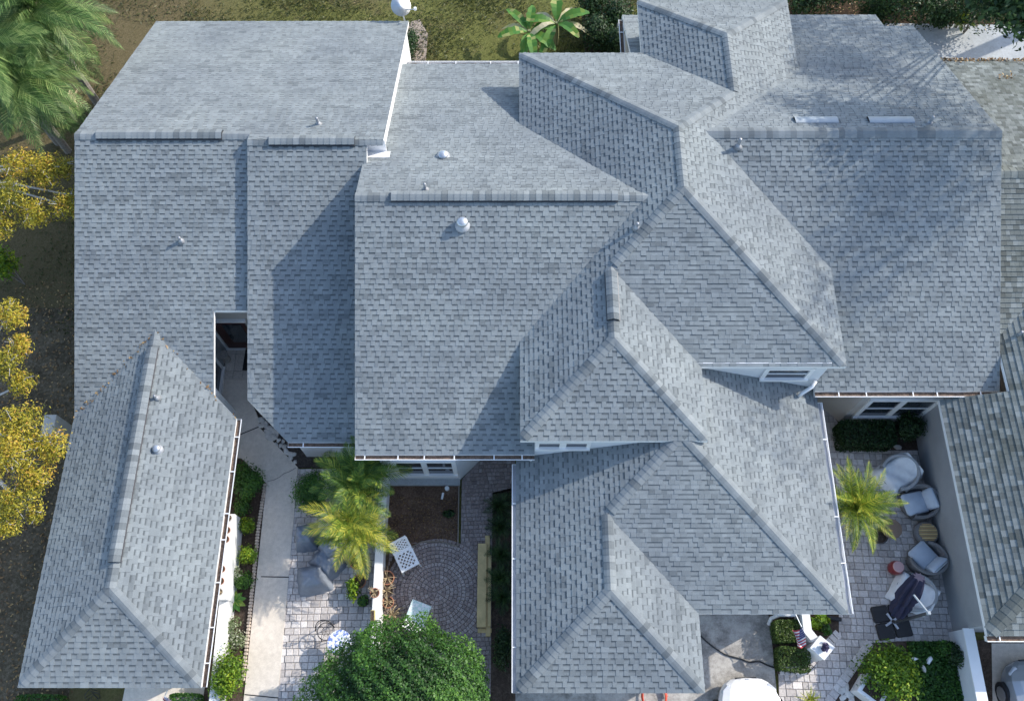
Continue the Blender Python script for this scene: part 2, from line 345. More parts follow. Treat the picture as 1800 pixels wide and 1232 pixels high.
# ---------------------------------------------------------------- many small pieces on one parent
class Pieces:
    """pieces from templates: the 300 that show largest become objects, the others one joined part"""
    def __init__(s, name, mat): s.name = name; s.mat = mat; s.tpl = {}; s.inst = []; s.V = []; s.F = []; s.T = []
    def template(s, key, V, F, T):
        if key not in s.tpl: s.tpl[key] = (np.array(V, float), F, T)
    def put(s, key, Mx, parent): s.inst.append((key, Mx, parent))
    def poly(s, vs, faces, ts):
        b = len(s.V); s.V += [tuple(v) for v in vs]
        for f, t in zip(faces, ts): s.F.append([b+i for i in f]); s.T.append(t)
    def finish(s, owner, limit=300, rest=None, minfrac=0):
        sc = []
        for i, (k, Mx, p) in enumerate(s.inst):
            u, v, w = pix(Mx.translation); sc.append((w if (0 < u < 1800 and 0 < v < 1232) else 1e3, i))
        sc.sort(); single = set(i for _, i in sc[:limit]); me = {}
        for i, (k, Mx, p) in enumerate(s.inst):
            V, F, T = s.tpl[k]
            if i in single:
                if k not in me:
                    m = MB(); m.v = [tuple(v) for v in V]; m.f = [list(f) for f in F]; m.m = [0]*len(F); m.t = list(T); me[k] = m.mesh(s.name, s.mat)
                link(s.name, me[k], p, Mx)
            else:
                A = np.array(Mx); vv = V@A[:3, :3].T+A[:3, 3]; s.poly(vv, F, T)
        if s.V:
            m = MB(); m.v, m.f, m.t, m.m = s.V, s.F, s.T, [0]*len(s.F)
            o = m.build(rest or s.name+'s', s.mat, owner); o['kind'] = 'stuff'; o.matrix_parent_inverse = Matrix.Translation(-owner.location)
# ================================================================ HOUSES
def hb(mb, name, mats, house, smooth=False):
    o = mb.build(name, mats, house, smooth); o.matrix_parent_inverse = Matrix.Translation(-house.location); return o
T0 = .430; TC = .452; TF = .449; TL = .417
Cx0, Cx1, Cy0, Cy1, zC = .160, 9.055, 9.032, 19.941, 4.417
Dx1, Dy0, Gx0, Gy1 = 5.096, 6.927, 4.088, 22.17
By, Bz, Bx0, Bs, Bn = 13.471, 5.998, -4.403, 6.921, 20.939
Fy, Fz, Fx1, Fs, Fn = 15.631, 6.011, 13.915, 8.869, 22.456
Hx0, Hx1, Hy0, zH, Ix1, Iy0 = .052, 8.789, 2.761, 2.595, 4.852, .816
Ay, Az, Ax0, An, Ax1 = 15.916, 5.521, -12.87, 23.265, -3.793
A2y, A2z, A2x0, A2s = 15.632, 5.611, -7.746, 7.596
Lx0, Lx1, Ly0, zL = -12.879, -8.126, .944, 2.245
Jx, Jz, Jwx = 12.289, 2.68, 12.678
house_left = empty('house', (-8.4, 9, 0), 0, 'single storey grey shingled house with hipped garage wing at the left', 'house')
house_mid = empty('house', (4.5, 9, 0), 0, 'largest grey shingled house with raised hip roofs in the centre', 'house')
house_right = empty('house', (16, 6, 0), 0, 'weathered greenish shingled house at the right edge', 'house')
class Plane:
    def __init__(s, q, g):  # z = q.z + g.(xy-q.xy)
        s.q = Vector(q); s.g = g; s.n = Vector((-g[0], -g[1], 1)).normalized(); L = math.hypot(*g); s.u = Vector((g[0]/L, g[1]/L, L)).normalized()
        s.s = s.u.cross(s.n).normalized(); s.cosp = 1/math.sqrt(1+L*L)
    def z(s, x, y): return s.q.z+s.g[0]*(x-s.q.x)+s.g[1]*(y-s.q.y)
    def P(s, x, y): return Vector((x, y, s.z(x, y)))
    def at(s, u, v): return onplane(u, v, s.n, s.q)
def inside(pt, poly):
    x, y = pt; c = False; n = len(poly); j = n-1
    for i in range(n):
        if (poly[i][1] > y) != (poly[j][1] > y) and x < (poly[j][0]-poly[i][0])*(y-poly[i][1])/(poly[j][1]-poly[i][1])+poly[i][0]: c = not c
        j = i
    return c
def clip_rect(poly, x0, x1, y0, y1):
    def cl(p, ax, lim, keep_less):
        o = []
        for i in range(len(p)):
            a, b = p[i-1], p[i]; ia = (a[ax] <= lim) if keep_less else (a[ax] >= lim); ib = (b[ax] <= lim) if keep_less else (b[ax] >= lim)
            if ia != ib:
                t = (lim-a[ax])/(b[ax]-a[ax]); o.append((a[0]+t*(b[0]-a[0]), a[1]+t*(b[1]-a[1])))
            if ib: o.append(b)
        return o
    for ax, lim, k in ((0, x0, False), (0, x1, True), (1, y0, False), (1, y1, True)):
        poly = cl(poly, ax, lim, k)
        if len(poly) < 3: return []
    return poly
WB = [.09, .12, .15, .18, .22, .27]
def roof_section(name, house, planes, mats, pieces, thick=.13):
    """planes: list of (Plane, plan polygon, exposure, style). Deck slab as the part, shingles on it as sub-parts"""
    mb = MB()
    for pl, poly, e, style in planes:
        a = sum(poly[i][0]*poly[(i+1) % len(poly)][1]-poly[(i+1) % len(poly)][0]*poly[i][1] for i in range(len(poly)))
        if a < 0: poly = poly[::-1]
        n = len(poly); off = pl.n*.004; top = [pl.P(*p)-off for p in poly]; bot = [t-Vector((0, 0, thick)) for t in top]
        mb.add(top, [tuple(range(n))], 0); mb.add(bot, [tuple(range(n-1, -1, -1))], 1); mb.add(bot+top, [(i, (i+1) % n, n+(i+1) % n, n+i) for i in range(n)], 1)
    deck = hb(mb, name, [MAT['deck'], MAT['white']], house)
    for pl, poly, e, style in planes: lay(pl, poly, e, style, deck, pieces)
    return deck
def lay(pl, poly, e, style, deck, pc):
    q3 = [pl.P(*p) for p in poly]; o = q3[0]; P2 = [((p-o).dot(pl.s), (p-o).dot(pl.u)) for p in q3]
    smin, smax = min(p[0] for p in P2), max(p[0] for p in P2); rmin, rmax = min(p[1] for p in P2), max(p[1] for p in P2)
    rows = int((rmax-rmin)/e)+1; prev = .55
    base = Matrix((pl.s, pl.u, pl.n)).transposed().to_4x4(); base.translation = o
    for i in range(rows):
        r0 = rmin+i*e; r1 = r0+e; x = smin-random.uniform(0, .3); tooth = random.random() < .5
        while x < smax:
            if style == 'old':
                wi = random.choice((1, 2, 2, 3, 3)); w = WB[wi]; kind = 'o'; tb = random.choices(range(6), (2, 4, 6, 5, 3, 3))[0]
            elif style == 'flat':
                wi = random.choice((1, 2, 2, 3, 4)); w = WB[wi]; kind = random.choice('ttss'); tb = random.choices(range(6), (1, 3, 6, 7, 4, 1))[0]
            else:
                if tooth: wi = random.choice((0, 1, 1, 2, 2, 3, 4)); kind = 't'
                else: wi = random.choice((1, 1, 2, 2, 3, 3)); kind = 's'
                tooth = not tooth; tb = random.choices(range(6), (1, 3, 6, 7, 4, 1))[0] if random.random() > .45 else prev
                if not isinstance(tb, int): tb = 2
                prev = tb
            w = WB[wi]; x1 = x+w; cor = [(x+.003, r0+.003), (x1-.003, r0+.003), (x1-.003, r1-.003), (x+.003, r1-.003)]
            ins = [inside(c, P2) for c in cor]; ti = (.42+.085*tb) if style != 'old' else (.3+.115*tb)
            tz0, tz1 = (.017, .007) if kind == 't' else (.009, .001)
            if kind == 'o': tz0, tz1 = .022, .003
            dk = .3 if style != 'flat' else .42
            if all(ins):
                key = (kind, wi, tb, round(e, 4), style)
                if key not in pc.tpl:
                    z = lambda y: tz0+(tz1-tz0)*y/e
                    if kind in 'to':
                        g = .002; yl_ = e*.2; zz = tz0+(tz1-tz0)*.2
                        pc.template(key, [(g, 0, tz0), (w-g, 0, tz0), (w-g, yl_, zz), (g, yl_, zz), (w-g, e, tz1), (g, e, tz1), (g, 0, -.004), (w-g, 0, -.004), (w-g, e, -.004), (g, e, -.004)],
                                    [(0, 1, 2, 3), (3, 2, 4, 5), (6, 7, 1, 0), (7, 8, 4, 2, 1), (9, 6, 0, 3, 5)], [min(1, ti+.04), ti, .3, ti*.9, ti*.9])  # butt face tinted dark: shadow line under each course painted in
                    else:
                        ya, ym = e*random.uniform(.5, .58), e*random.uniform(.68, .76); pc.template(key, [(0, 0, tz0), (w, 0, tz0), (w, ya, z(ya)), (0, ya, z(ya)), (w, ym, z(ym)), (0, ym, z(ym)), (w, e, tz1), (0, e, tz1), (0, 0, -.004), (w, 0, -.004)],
                                    [(0, 1, 2, 3), (3, 2, 4, 5), (5, 4, 6, 7), (8, 9, 1, 0)], [min(1, ti+.05), (ti+dk)*.55, dk*.85, .34])  # slot butt edge darkened likewise, painted course shadow
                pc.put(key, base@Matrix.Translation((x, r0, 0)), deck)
            else:
                pg = clip_rect(P2, x, x1, r0, r1)
                if len(pg) >= 3 and abs(sum(pg[k-1][0]*pg[k][1]-pg[k][0]*pg[k-1][1] for k in range(len(pg)))) > 4e-4:
                    vs = [o+pl.s*a+pl.u*b+pl.n*(tz0+(tz1-tz0)*(b-r0)/e) for a, b in pg]
                    pc.poly(vs, [tuple(range(len(vs)))], [ti])
            x = x1
def cap_line(P, Q, plL, plR, deck, pc, e=.17, hw=.15, lift=0, key=None):
    """ridge or hip caps from P (lapped end) to Q"""
    P, Q = Vector(P), Vector(Q); d = (Q-P).normalized()
    if abs(d.z) > .1: P = P+d*.12
    L = (Q-P).length
    def side(pl, sgn):
        a = d.cross(pl.n).normalized(); a = a if a.z < 0 else -a; return a
    aL, aR = side(plL, 1), side(plR, -1); upv = (plL.n+plR.n).normalized()
    def sec(x, h):
        pts = [aL*hw+plL.n*(.02+h), aL*hw*.45+plL.n*(.028+h), upv*(.028+h), aR*hw*.45+plR.n*(.028+h), aR*hw+plR.n*(.02+h)]
        return [d*x+p+upv*lift for p in pts]
    n = int(L/e); e = L/max(1, n)
    for tb in range(5):
        k = (key, tb); t = .46+.10*tb if tb < 4 else .38
        V = sec(0, .010)+sec(e, .003)+[p-upv*.02 for p in sec(0, .008)]
        F = [(i, i+1, 6+i, 5+i) if True else 0 for i in range(4)]+[(10+i, 11+i, 1+i, i) for i in range(4)]+[(0, 5, 10), (4, 14, 9)]
        # keep normals upward
        a, b, c = V[0], V[1], V[6]
        if (b-a).cross(c-a).dot(upv) < 0: F = [f[::-1] for f in F]
        pc.template(k, [tuple(v) for v in V], F, [t]*4+[.2]*4+[t, t])
    for i in range(n): pc.put((key, random.choice((0, 1, 1, 2, 2, 3, 4))), Matrix.Translation(P+d*(e*i)), deck)
    return d, aL, aR, upv
def ridge_vent(P, Q, plL, plR, house, name='ridge_vent', hw=.16):
    P, Q = Vector(P), Vector(Q); d = (Q-P).normalized(); mb = MB()
    aL = d.cross(plL.n); aL = aL if aL.z < 0 else -aL; aR = d.cross(plR.n); aR = aR if aR.z < 0 else -aR; up = (plL.n+plR.n).normalized()
    for a, n in ((aL, plL.n), (aR, plR.n)):
        v = []
        for X in (P, Q): v += [X+n*.0, X+a*hw*1.07+n*.0, X+a*hw*1.07+n*.06, X+up*.075]
        mb.add(v, [(0, 1, 2, 3), (4, 7, 6, 5), (1, 5, 6, 2), (2, 6, 7, 3)], 0)
    return hb(mb, name, MAT['metal_dark'], house)
def gutter(house, P, Q, out, w=.13, h=.12, step=.95, name='gutter', fill='debris'):
    """open trough along the eave from P to Q; out = horizontal direction away from the house"""
    P, Q, out = Vector(P), Vector(Q), Vector(out).normalized(); d = (Q-P).normalized(); Z = Vector((0, 0, 1)); mb = MB()
    prof = [(0, 0), (0, -h), (w*.8, -h), (w, -.03), (w, 0), (w+.02, 0), (w+.02, -.02), (w+.012, -.035), (w*.8+.012, -h-.012), (-.012, -h-.012), (-.012, 0)]
    n = len(prof); vs = [P+out*a+Z*b for a, b in prof]+[Q+out*a+Z*b for a, b in prof]
    mb.add(vs, [(i, (i+1) % n, n+(i+1) % n, n+i) for i in range(n)])
    for X in (P, Q): mb.add([X+out*a+Z*b for a, b in ((-.012, 0), (-.012, -h-.012), (w*.8+.012, -h-.012), (w+.02, 0))], [(0, 1, 2, 3)])
    g = hb(mb, name, MAT['trim'], house)
    de = MB(); k = max(4, int((Q-P).length/.3)); vs = []
    for i in range(k+1):
        X = P+(Q-P)*(i/k); zz = -h*.62+random.uniform(-.02, .02); vs += [X+out*.004+Z*zz, X+out*(w*.93)+Z*(zz+random.uniform(-.01, .01))]
    de.add(vs, [(2*i, 2*i+1, 2*i+3, 2*i+2) for i in range(k)]); de.build('leaf_debris' if fill == 'debris' else 'trough', MAT[fill], g)
    L = (Q-P).length; nh = max(2, int(L/step)); hm = None
    for i in range(nh):
        X = P+d*(L*(i+.5+random.uniform(-.2, .2))/nh)
        m = MB(); m.box(X+out*(w*.5)+Z*(-.005), (.03 if abs(d.x) > .5 else w+.03, w+.03 if abs(d.x) > .5 else .03, .014)); m.build('hanger', MAT['trim'], g)
    return g
# ---- planes
A_N = Plane((0, Ay, Az), (0, -T0)); A_S = Plane((0, Ay, Az), (0, T0)); A2_S = Plane((0, A2y, A2z), (0, T0))
xl = (Lx0+Lx1)/2; WL = Lx1-Lx0; zl = zL+TL*WL/2; yl = Ly0+WL/2
L_W = Plane((Lx0, 0, zL), (TL, 0)); L_E = Plane((Lx1, 0, zL), (-TL, 0)); L_S = Plane((0, Ly0, zL), (0, TL))
B_N = Plane((0, By, Bz), (0, -T0)); B_S = Plane((0, By, Bz), (0, T0))
xm = (Cx0+Cx1)/2; WC = Cx1-Cx0; zr = zC+TC*WC/2; xd = (Cx0+Dx1)/2; WD = Dx1-Cx0; zd = zC+TC*WD/2; xg = (Gx0+Cx1)/2; WG = Cx1-Gx0; zg = zC+TC*WG/2
C_W = Plane((Cx0, 0, zC), (TC, 0)); C_E = Plane((Cx1, 0, zC), (-TC, 0)); C_S = Plane((0, Cy0, zC), (0, TC)); C_N = Plane((0, Cy1, zC), (0, -TC)); D_S = Plane((0, Dy0, zC), (0, TC)); D_E = Plane((Dx1, 0, zC), (-TC, 0))
G_N = Plane((0, Gy1, zC), (0, -TC)); G_W = Plane((Gx0, 0, zC), (TC, 0))
F_N = Plane((0, Fy, Fz), (0, -TF)); F_S = Plane((0, Fy, Fz), (0, TF))
xh = (Hx0+Hx1)/2; WH = Hx1-Hx0; zh = zH+T0*WH/2; xi = (Hx0+Ix1)/2; WI = Ix1-Hx0; zi = zH+T0*WI/2
H_W = Plane((Hx0, 0, zH), (T0, 0)); H_E = Plane((Hx1, 0, zH), (-T0, 0)); H_S = Plane((0, Hy0, zH), (0, T0)); I_S = Plane((0, Iy0, zH), (0, T0)); I_E = Plane((Ix1, 0, zH), (-T0, 0))
e1, e2 = .143, .126
# ---- left house
pcL = Pieces('shingle', MAT['shingle']); pcLc = Pieces('ridge_cap', MAT['cap'])
ent = A_S.at(376, 546); xe, ye = ent.x, ent.y
yLr = Ay-(Az-zl)/T0; yLe = Ay-(Az-zL)/T0
def val_y(x): return yLr+(yLe-yLr)*(x-xl)/(Lx1-xl)
cut0 = A2_S.at(437, 703); cut1 = A2_S.at(506, 776)
main_l = roof_section('gable_roof', house_left, [
    (A_N, [(Ax0, Ay), (A2x0, Ay), (A2x0, A2y), (Ax1, A2y), (Ax1, An), (Ax0, An)], e1, 'std'),
    (A_S, [(Ax0, Ay), (Ax0, yLe), (xl, yLr), (xe, val_y(xe)), (xe, ye), (A2x0+.25, ye), (A2x0+.25, Ay)], .133, 'std'),
    (A2_S, [(A2x0, A2y), (A2x0, cut0.y), (cut1.x, A2s), (Bx0+.12, A2s), (Bx0+.12, A2y)], e1, 'std')], None, pcL)
gar_l = roof_section('garage_roof', house_left, [
    (L_W, [(Lx0, Ly0), (xl, yl), (xl, yLr), (Lx0, yLe)], e1, 'std'), (L_E, [(Lx1, Ly0), (Lx1, yLe), (xl, yLr), (xl, yl)], e1, 'std'),
    (L_S, [(Lx0, Ly0), (Lx1, Ly0), (xl, yl)], .148, 'std')], None, pcL)
cap_line((Ax0, Ay, Az), (A2x0+.02, Ay, Az), A_N, A_S, main_l, pcLc, key='a')
cap_line((A2x0, A2y, A2z), (Ax1-.02, A2y, A2z), A_N, A2_S, main_l, pcLc, key='a2')
cap_line((Lx0+.03, Ly0+.03, zL), (xl, yl, zl), L_W, L_S, gar_l, pcLc, key='l1'); cap_line((Lx1-.03, Ly0+.03, zL), (xl, yl, zl), L_E, L_S, gar_l, pcLc, key='l2')
cap_line((xl, yl, zl), (xl, yLr+.1, zl), L_W, L_E, gar_l, pcLc, key='l3')
def vent_run(pa, pb, z, plL, plR, house, deck, pc, key, ax, fixed):
    a = Vector((pa, fixed, z)) if ax == 0 else Vector((fixed, pa, z)); b = Vector((pb, fixed, z)) if ax == 0 else Vector((fixed, pb, z))
    ridge_vent(a, b, plL, plR, house); cap_line(a-(b-a).normalized()*.0, b, plL, plR, deck, pc, key=key, lift=.075, hw=.165)
def xr(u, v, z): return at(u, v, z).x
vent_run(xr(171, 236, Az), xr(391, 236, Az), Az, A_N, A_S, house_left, main_l, pcLc, 'av', 0, Ay)
vent_run(xr(474, 246, A2z), xr(624, 246, A2z), A2z, A_N, A2_S, house_left, main_l, pcLc, 'a2v', 0, A2y)
vent_run(at(197, 988, zl).y, at(262, 612, zl).y, zl, L_W, L_E, house_left, gar_l, pcLc, 'lv', 1, xl)
pcL.finish(house_left, 300); pcLc.finish(house_left, 300)
# ---- middle house
pcM = Pieces('shingle', MAT['shingle']); pcMc = Pieces('ridge_cap', MAT['cap'])
xv = Cx0+(Bz-zC)/TC; yvS = By-(Bz-zC)/T0; yvN = By+(Bz-zC)/T0
xvF = Cx1-(Fz-zC)/TC; yFS = Fy-(Fz-zC)/TF; yFN = Fy+(Fz-zC)/TF
bx1 = .56; fx0 = 8.62
x1553 = F_N.at(1553, 45).x; Fn2 = F_N.at(1450, 27).y; xw = 3.85
gb = roof_section('gable_roof', house_mid, [
    (B_N, [(Bx0, By), (xv, By), (Cx0, yvN), (Cx0+.6, yvN), (Cx0+.6, Bn), (Ax1-.2, Bn), (Ax1-.2, 15.35), (Bx0, 15.35)], e1, 'std'),
    (B_S, [(Bx0, By), (Bx0, Bs), (bx1, Bs), (bx1, yvS), (Cx0, yvS), (xv, By)], e1, 'std')], None, pcM)
gf = roof_section('gable_roof', house_mid, [
    (F_N, [(xvF, Fy), (Fx1, Fy), (Fx1, Fn), (x1553, Fn), (x1553, Fn2), (xw, Fn2), (xw, 19.6), (Cx1-.4, 19.6), (Cx1-.4, yFN), (Cx1, yFN)], e1, 'std'),
    (F_S, [(xvF, Fy), (Cx1, yFS), (fx0, yFS), (fx0, Fs), (Fx1, Fs), (Fx1, Fy)], e1, 'std')], None, pcM)
tw = roof_section('upper_hip_roof', house_mid, [
    (C_W, [(Cx0, Dy0), (xd, Dy0+WD/2), (xd, Cy0+WD/2), (xm, Cy0+WC/2), (xm, Cy1-WC/2), (Cx0, Cy1), (Cx0, yvN), (xv, By), (Cx0, yvS)], e1, 'std'),
    (D_S, [(Cx0, Dy0), (Dx1, Dy0), (xd, Dy0+WD/2)], .148, 'std'),
    (D_E, [(Dx1, Dy0), (Dx1, Cy0), (xd, Cy0+WD/2), (xd, Dy0+WD/2)], e1, 'std'),
    (C_S, [(Dx1, Cy0), (Cx1, Cy0), (xm, Cy0+WC/2), (xd, Cy0+WD/2)], e2, 'flat'),
    (C_E, [(Cx1, Cy0), (Cx1, yFS), (xvF, Fy), (Cx1, yFN), (Cx1, Gy1), (xg, Gy1-WG/2), (xg, Cy1-WG/2), (xm, Cy1-WC/2), (xm, Cy0+WC/2)], e1, 'std'),
    (C_N, [(Cx0, Cy1), (xm, Cy1-WC/2), (xg, Cy1-WG/2), (Gx0, Cy1)], e1, 'std'),
    (G_W, [(Gx0, Cy1), (xg, Cy1-WG/2), (xg, Gy1-WG/2), (Gx0, Gy1)], e1, 'std'),
    (G_N, [(Gx0, Gy1), (Cx1, Gy1), (xg, Gy1-WG/2)], e1, 'std')], None, pcM)
wy = Dy0+.2
gm = roof_section('garage_roof', house_mid, [
    (H_W, [(Hx0, Iy0), (xi, Iy0+WI/2), (xi, Hy0+WI/2), (xh, Hy0+WH/2), (xh, wy+.1), (Hx0, wy+.1)], e1, 'std'),
    (I_S, [(Hx0, Iy0), (Ix1, Iy0), (xi, Iy0+WI/2)], .148, 'std'),
    (I_E, [(Ix1, Iy0), (Ix1, Hy0), (xi, Hy0+WI/2), (xi, Iy0+WI/2)], e1, 'std'),
    (H_S, [(Ix1, Hy0), (Hx1, Hy0), (xh, Hy0+WH/2), (xi, Hy0+WI/2)], e2, 'flat'),
    (H_E, [(Hx1, Hy0), (Hx1, Cy0+.5), (xh, Cy0+.5), (xh, Hy0+WH/2)], e1, 'std')], None, pcM)
cap_line((Bx0, By, Bz), (xv+.05, By, Bz), B_N, B_S, gb, pcMc, key='b'); cap_line((Fx1, Fy, Fz), (xvF-.05, Fy, Fz), F_N, F_S, gf, pcMc, key='f', hw=.19)
for k, a, b, p1, p2 in (('c1', (Cx0, Cy1, zC), (xm, Cy1-WC/2, zr), C_W, C_N), ('c2', (xd, Cy0+WD/2, zd), (xm, Cy0+WC/2, zr), C_W, C_S), ('c3', (Cx1, Cy0, zC), (xm, Cy0+WC/2, zr), C_E, C_S),
                        ('c4', (xg, Cy1-WG/2, zg), (xm, Cy1-WC/2, zr), C_N, C_E), ('c5', (xm, Cy0+WC/2, zr), (xm, Cy1-WC/2, zr), C_W, C_E),
                        ('d1', (Cx0, Dy0, zC), (xd, Dy0+WD/2, zd), C_W, D_S), ('d2', (Dx1, Dy0, zC), (xd, Dy0+WD/2, zd), D_E, D_S), ('d3', (xd, Dy0+WD/2, zd), (xd, Cy0+WD/2, zd), C_W, D_E),
                        ('g1', (Gx0, Gy1, zC), (xg, Gy1-WG/2, zg), G_W, G_N), ('g2', (Cx1, Gy1, zC), (xg, Gy1-WG/2, zg), C_E, G_N), ('g3', (xg, Cy1-WG/2, zg), (xg, Gy1-WG/2, zg), G_W, C_E)):
    cap_line(a, b, p1, p2, tw, pcMc, key=k)
for k, a, b, p1, p2 in (('i1', (Hx0, Iy0, zH), (xi, Iy0+WI/2, zi), H_W, I_S), ('i2', (Ix1, Iy0, zH), (xi, Iy0+WI/2, zi), I_E, I_S), ('i3', (xi, Iy0+WI/2, zi), (xi, Hy0+WI/2, zi), H_W, I_E),
                        ('h1', (xi, Hy0+WI/2, zi), (xh, Hy0+WH/2, zh), H_W, H_S), ('h2', (Hx1, Hy0, zH), (xh, Hy0+WH/2, zh), H_E, H_S)):
    cap_line(a, b, p1, p2, gm, pcMc, key=k)
vent_run(xr(688, 345, Bz), xr(1086, 345, Bz), Bz, B_N, B_S, house_mid, gb, pcMc, 'bv', 0, By)
vent_run(at(1079, 563, zd).y, at(1073, 478, zd).y, zd, C_W, D_E, house_mid, tw, pcMc, 'dv', 1, xd)
pcM.finish(house_mid, 300); pcMc.finish(house_mid, 300)
# ---- right house
TJ = .43
J_W = Plane((Jx, 0, Jz), (TJ, 0)); jyS = at(1735, 1117, Jz).y; J_Sg = Plane((0, jyS, Jz), (0, TJ))
jr = at(1780, 302, 5.3); J_N = Plane((0, jr.y, 5.3), (0, -TJ)); J_S = Plane((0, jr.y, 5.3), (0, TJ)); jxe = 26.
jn = J_N.at(1720, 106).y; wj = 5.4; xjr = Jx+wj; zjr = Jz+TJ*wj
yv0 = jr.y-(5.3-Jz)/TJ; yv1 = jr.y-(5.3-min(zjr, 5.29))/TJ
pcR = Pieces('shingle', MAT['shingle_old']); pcRc = Pieces('ridge_cap', MAT['shingle_old'])
xjw = Fx1+.03
rj = roof_section('gable_roof', house_right, [(J_N, [(xjw, jr.y), (jxe, jr.y), (jxe, jn), (xjw, jn)], .15, 'old'), (J_S, [(xjw, jr.y), (xjw, yv0+(yv1-yv0)*(xjw-Jx)/(xjr-Jx)), (xjr, yv1), (jxe, yv1), (jxe, jr.y)], .15, 'old')], None, pcR)
rg = roof_section('garage_roof', house_right, [(J_W, [(Jx, jyS), (xjr, jyS+wj), (xjr, yv1), (Fx1+.03, yv0+(yv1-yv0)*(Fx1+.03-Jx)/(xjr-Jx)), (Fx1+.03, Fs-.16), (Jx, Fs-.16)], .165, 'old'), (J_Sg, [(Jx, jyS), (Jx+2*wj, jyS), (xjr, jyS+wj)], .165, 'old')], None, pcR)
cap_line((xjw, jr.y, 5.3), (jxe, jr.y, 5.3), J_N, J_S, rj, pcRc, key='j', e=.2, hw=.19); cap_line((Jx, jyS, Jz), (xjr, jyS+wj, zjr), J_W, J_Sg, rg, pcRc, key='j2', e=.2, hw=.19)
pcR.finish(house_right, 300); pcRc.finish(house_right, 300)
# ================================================================ walls, windows, gutters, roof fittings
def wall(house, poly, z0, z1, mat, name='wall'):
    return hb(MB().prism(poly, z0, z1), name, mat, house)
def rect(x0, x1, y0, y1): return [(x0, y0), (x1, y0), (x1, y1), (x0, y1)]
def window(house, c, w, h, nrm, cols=2, rows=2, fw=.09, depth=.07, blind=False, name='window', mull=.11):
    """framed window with separate panes, centre c on the wall face, nrm = outward horizontal normal"""
    c = Vector(c); n = Vector(nrm).normalized(); s = Vector((-n.y, n.x, 0)); Z = Vector((0, 0, 1)); m = MB(); Q = Matrix((s, n, Z)).transposed()
    def bar(a, b, sx, sz, d): m.box(c+s*a+Z*b+n*(d/2), (sx, d, sz), rot=Q)
    bar(0, h/2+fw/2, w+2*fw, fw, depth); bar(0, -h/2-fw/2, w+2*fw, fw, depth+.04); bar(-w/2-fw/2, 0, fw, h, depth-.004); bar(w/2+fw/2, 0, fw, h, depth-.004)
    for i in range(1, cols): bar(-w/2+w*i/cols, 0, mull, h, depth-.012)
    for j in range(1, rows): bar(0, -h/2+h*j/rows, w, .035, depth-.02)
    f = hb(m, name, MAT['trim'], house)
    for i in range(cols):
        for j in range(rows):
            p = MB(); p.box(c+s*(-w/2+w*(i+.5)/cols)+Z*(-h/2+h*(j+.5)/rows)+n*.018, (w/cols-.01, .012, h/rows-.01), rot=Q); p.build('pane', MAT['screen'] if blind and j == rows-1 else MAT['glass'], f)
    return f
NX, NY = Vector((1, 0, 0)), Vector((0, 1, 0))
# left house walls
wall(house_left, rect(Ax0+.35, Ax1-.06, Ay+.05, An-.4), 0, lambda p: A_N.z(*p)-.13, MAT['white'])
ewx = at(399, 600, .1).x; edy = ye+.35
ewx = min(ewx, xe-.06); wall(house_left, [(Ax0+.35, val_y(2*xl-Ax0-.35)+.2), (xl, yLr+.12), (ewx, val_y(ewx)+.12), (ewx, 15.2), (Ax0+.35, 15.2)], 0, lambda p: A_S.z(*p)-.13, MAT['stucco_grey'])
wall(house_left, rect(min(ewx, xe-.06)+.01, A2x0+.34, edy, 15.1), 0, lambda p: A_S.z(*p)-.13, MAT['stucco_tan'])
wyA2 = at(560, 803, 0).y
wall(house_left, [(A2x0+.5, 15.25), (A2x0+.5, at(437, 712, 0).y+.9), (at(500, 780, 0).x+.75, wyA2), (Bx0+.1, wyA2), (Bx0+.1, 15.25)], 0, lambda p: A2_S.z(*p)-.14, MAT['stucco'])
wall(house_left, rect(A2x0+.012, A2x0+.12, ye, A2y-.02), lambda p: A_S.z(*p)-.06, lambda p: A2_S.z(*p)-.1, MAT['deck'])
wall(house_left, rect(Lx0+.4, Lx1-.8, Ly0+.45, 9.3), 0, zL+.02, MAT['white'])
hb(MB().box(((Bx0+Ax1)/2+.0, A2y+.02, A2z-.3), (Ax1-Bx0+.05, .03, .58)).box(((Bx0+Ax1)/2-.02, A2y-.16, B_N.z(0, A2y-.16)+.02), (Ax1-Bx0+.3, .34, .012), rot=Matrix.Rotation(-math.atan(T0), 3, 'X')), 'flashing', MAT['flash'], house_left)
# entry: door, side window
dz = 2.02; dcx = at(418, 572, 1.0).x
door = hb(MB().box((dcx, edy-.03, 1.05), (1.02, .06, 2.1)), 'door', plain('dark_red_door', (.055, .02, .016), .45), house_left)
MB().box((dcx+.1, edy-.07, 1.25), (.6, .02, 1.3)).build('pane', MAT['glass'], door); MB().box((dcx+.42, edy-.09, 1.0), (.03, .06, .14)).build('handle', MAT['metal'], door)
hb(MB().box((dcx-.56, edy-.05, 1.06), (.08, .1, 2.14)).box((dcx, edy-.05, 2.14), (1.24, .1, .08)).box((dcx, edy-.06, .05), (1.2, .14, .06)), 'door_frame', MAT['white'], house_left)
wp = Vector((ewx, at(407, 690, .4).y, 1.15)); window(house_left, wp, 1.7, 1.75, (1, 0, 0), 2, 1, .1, .07)
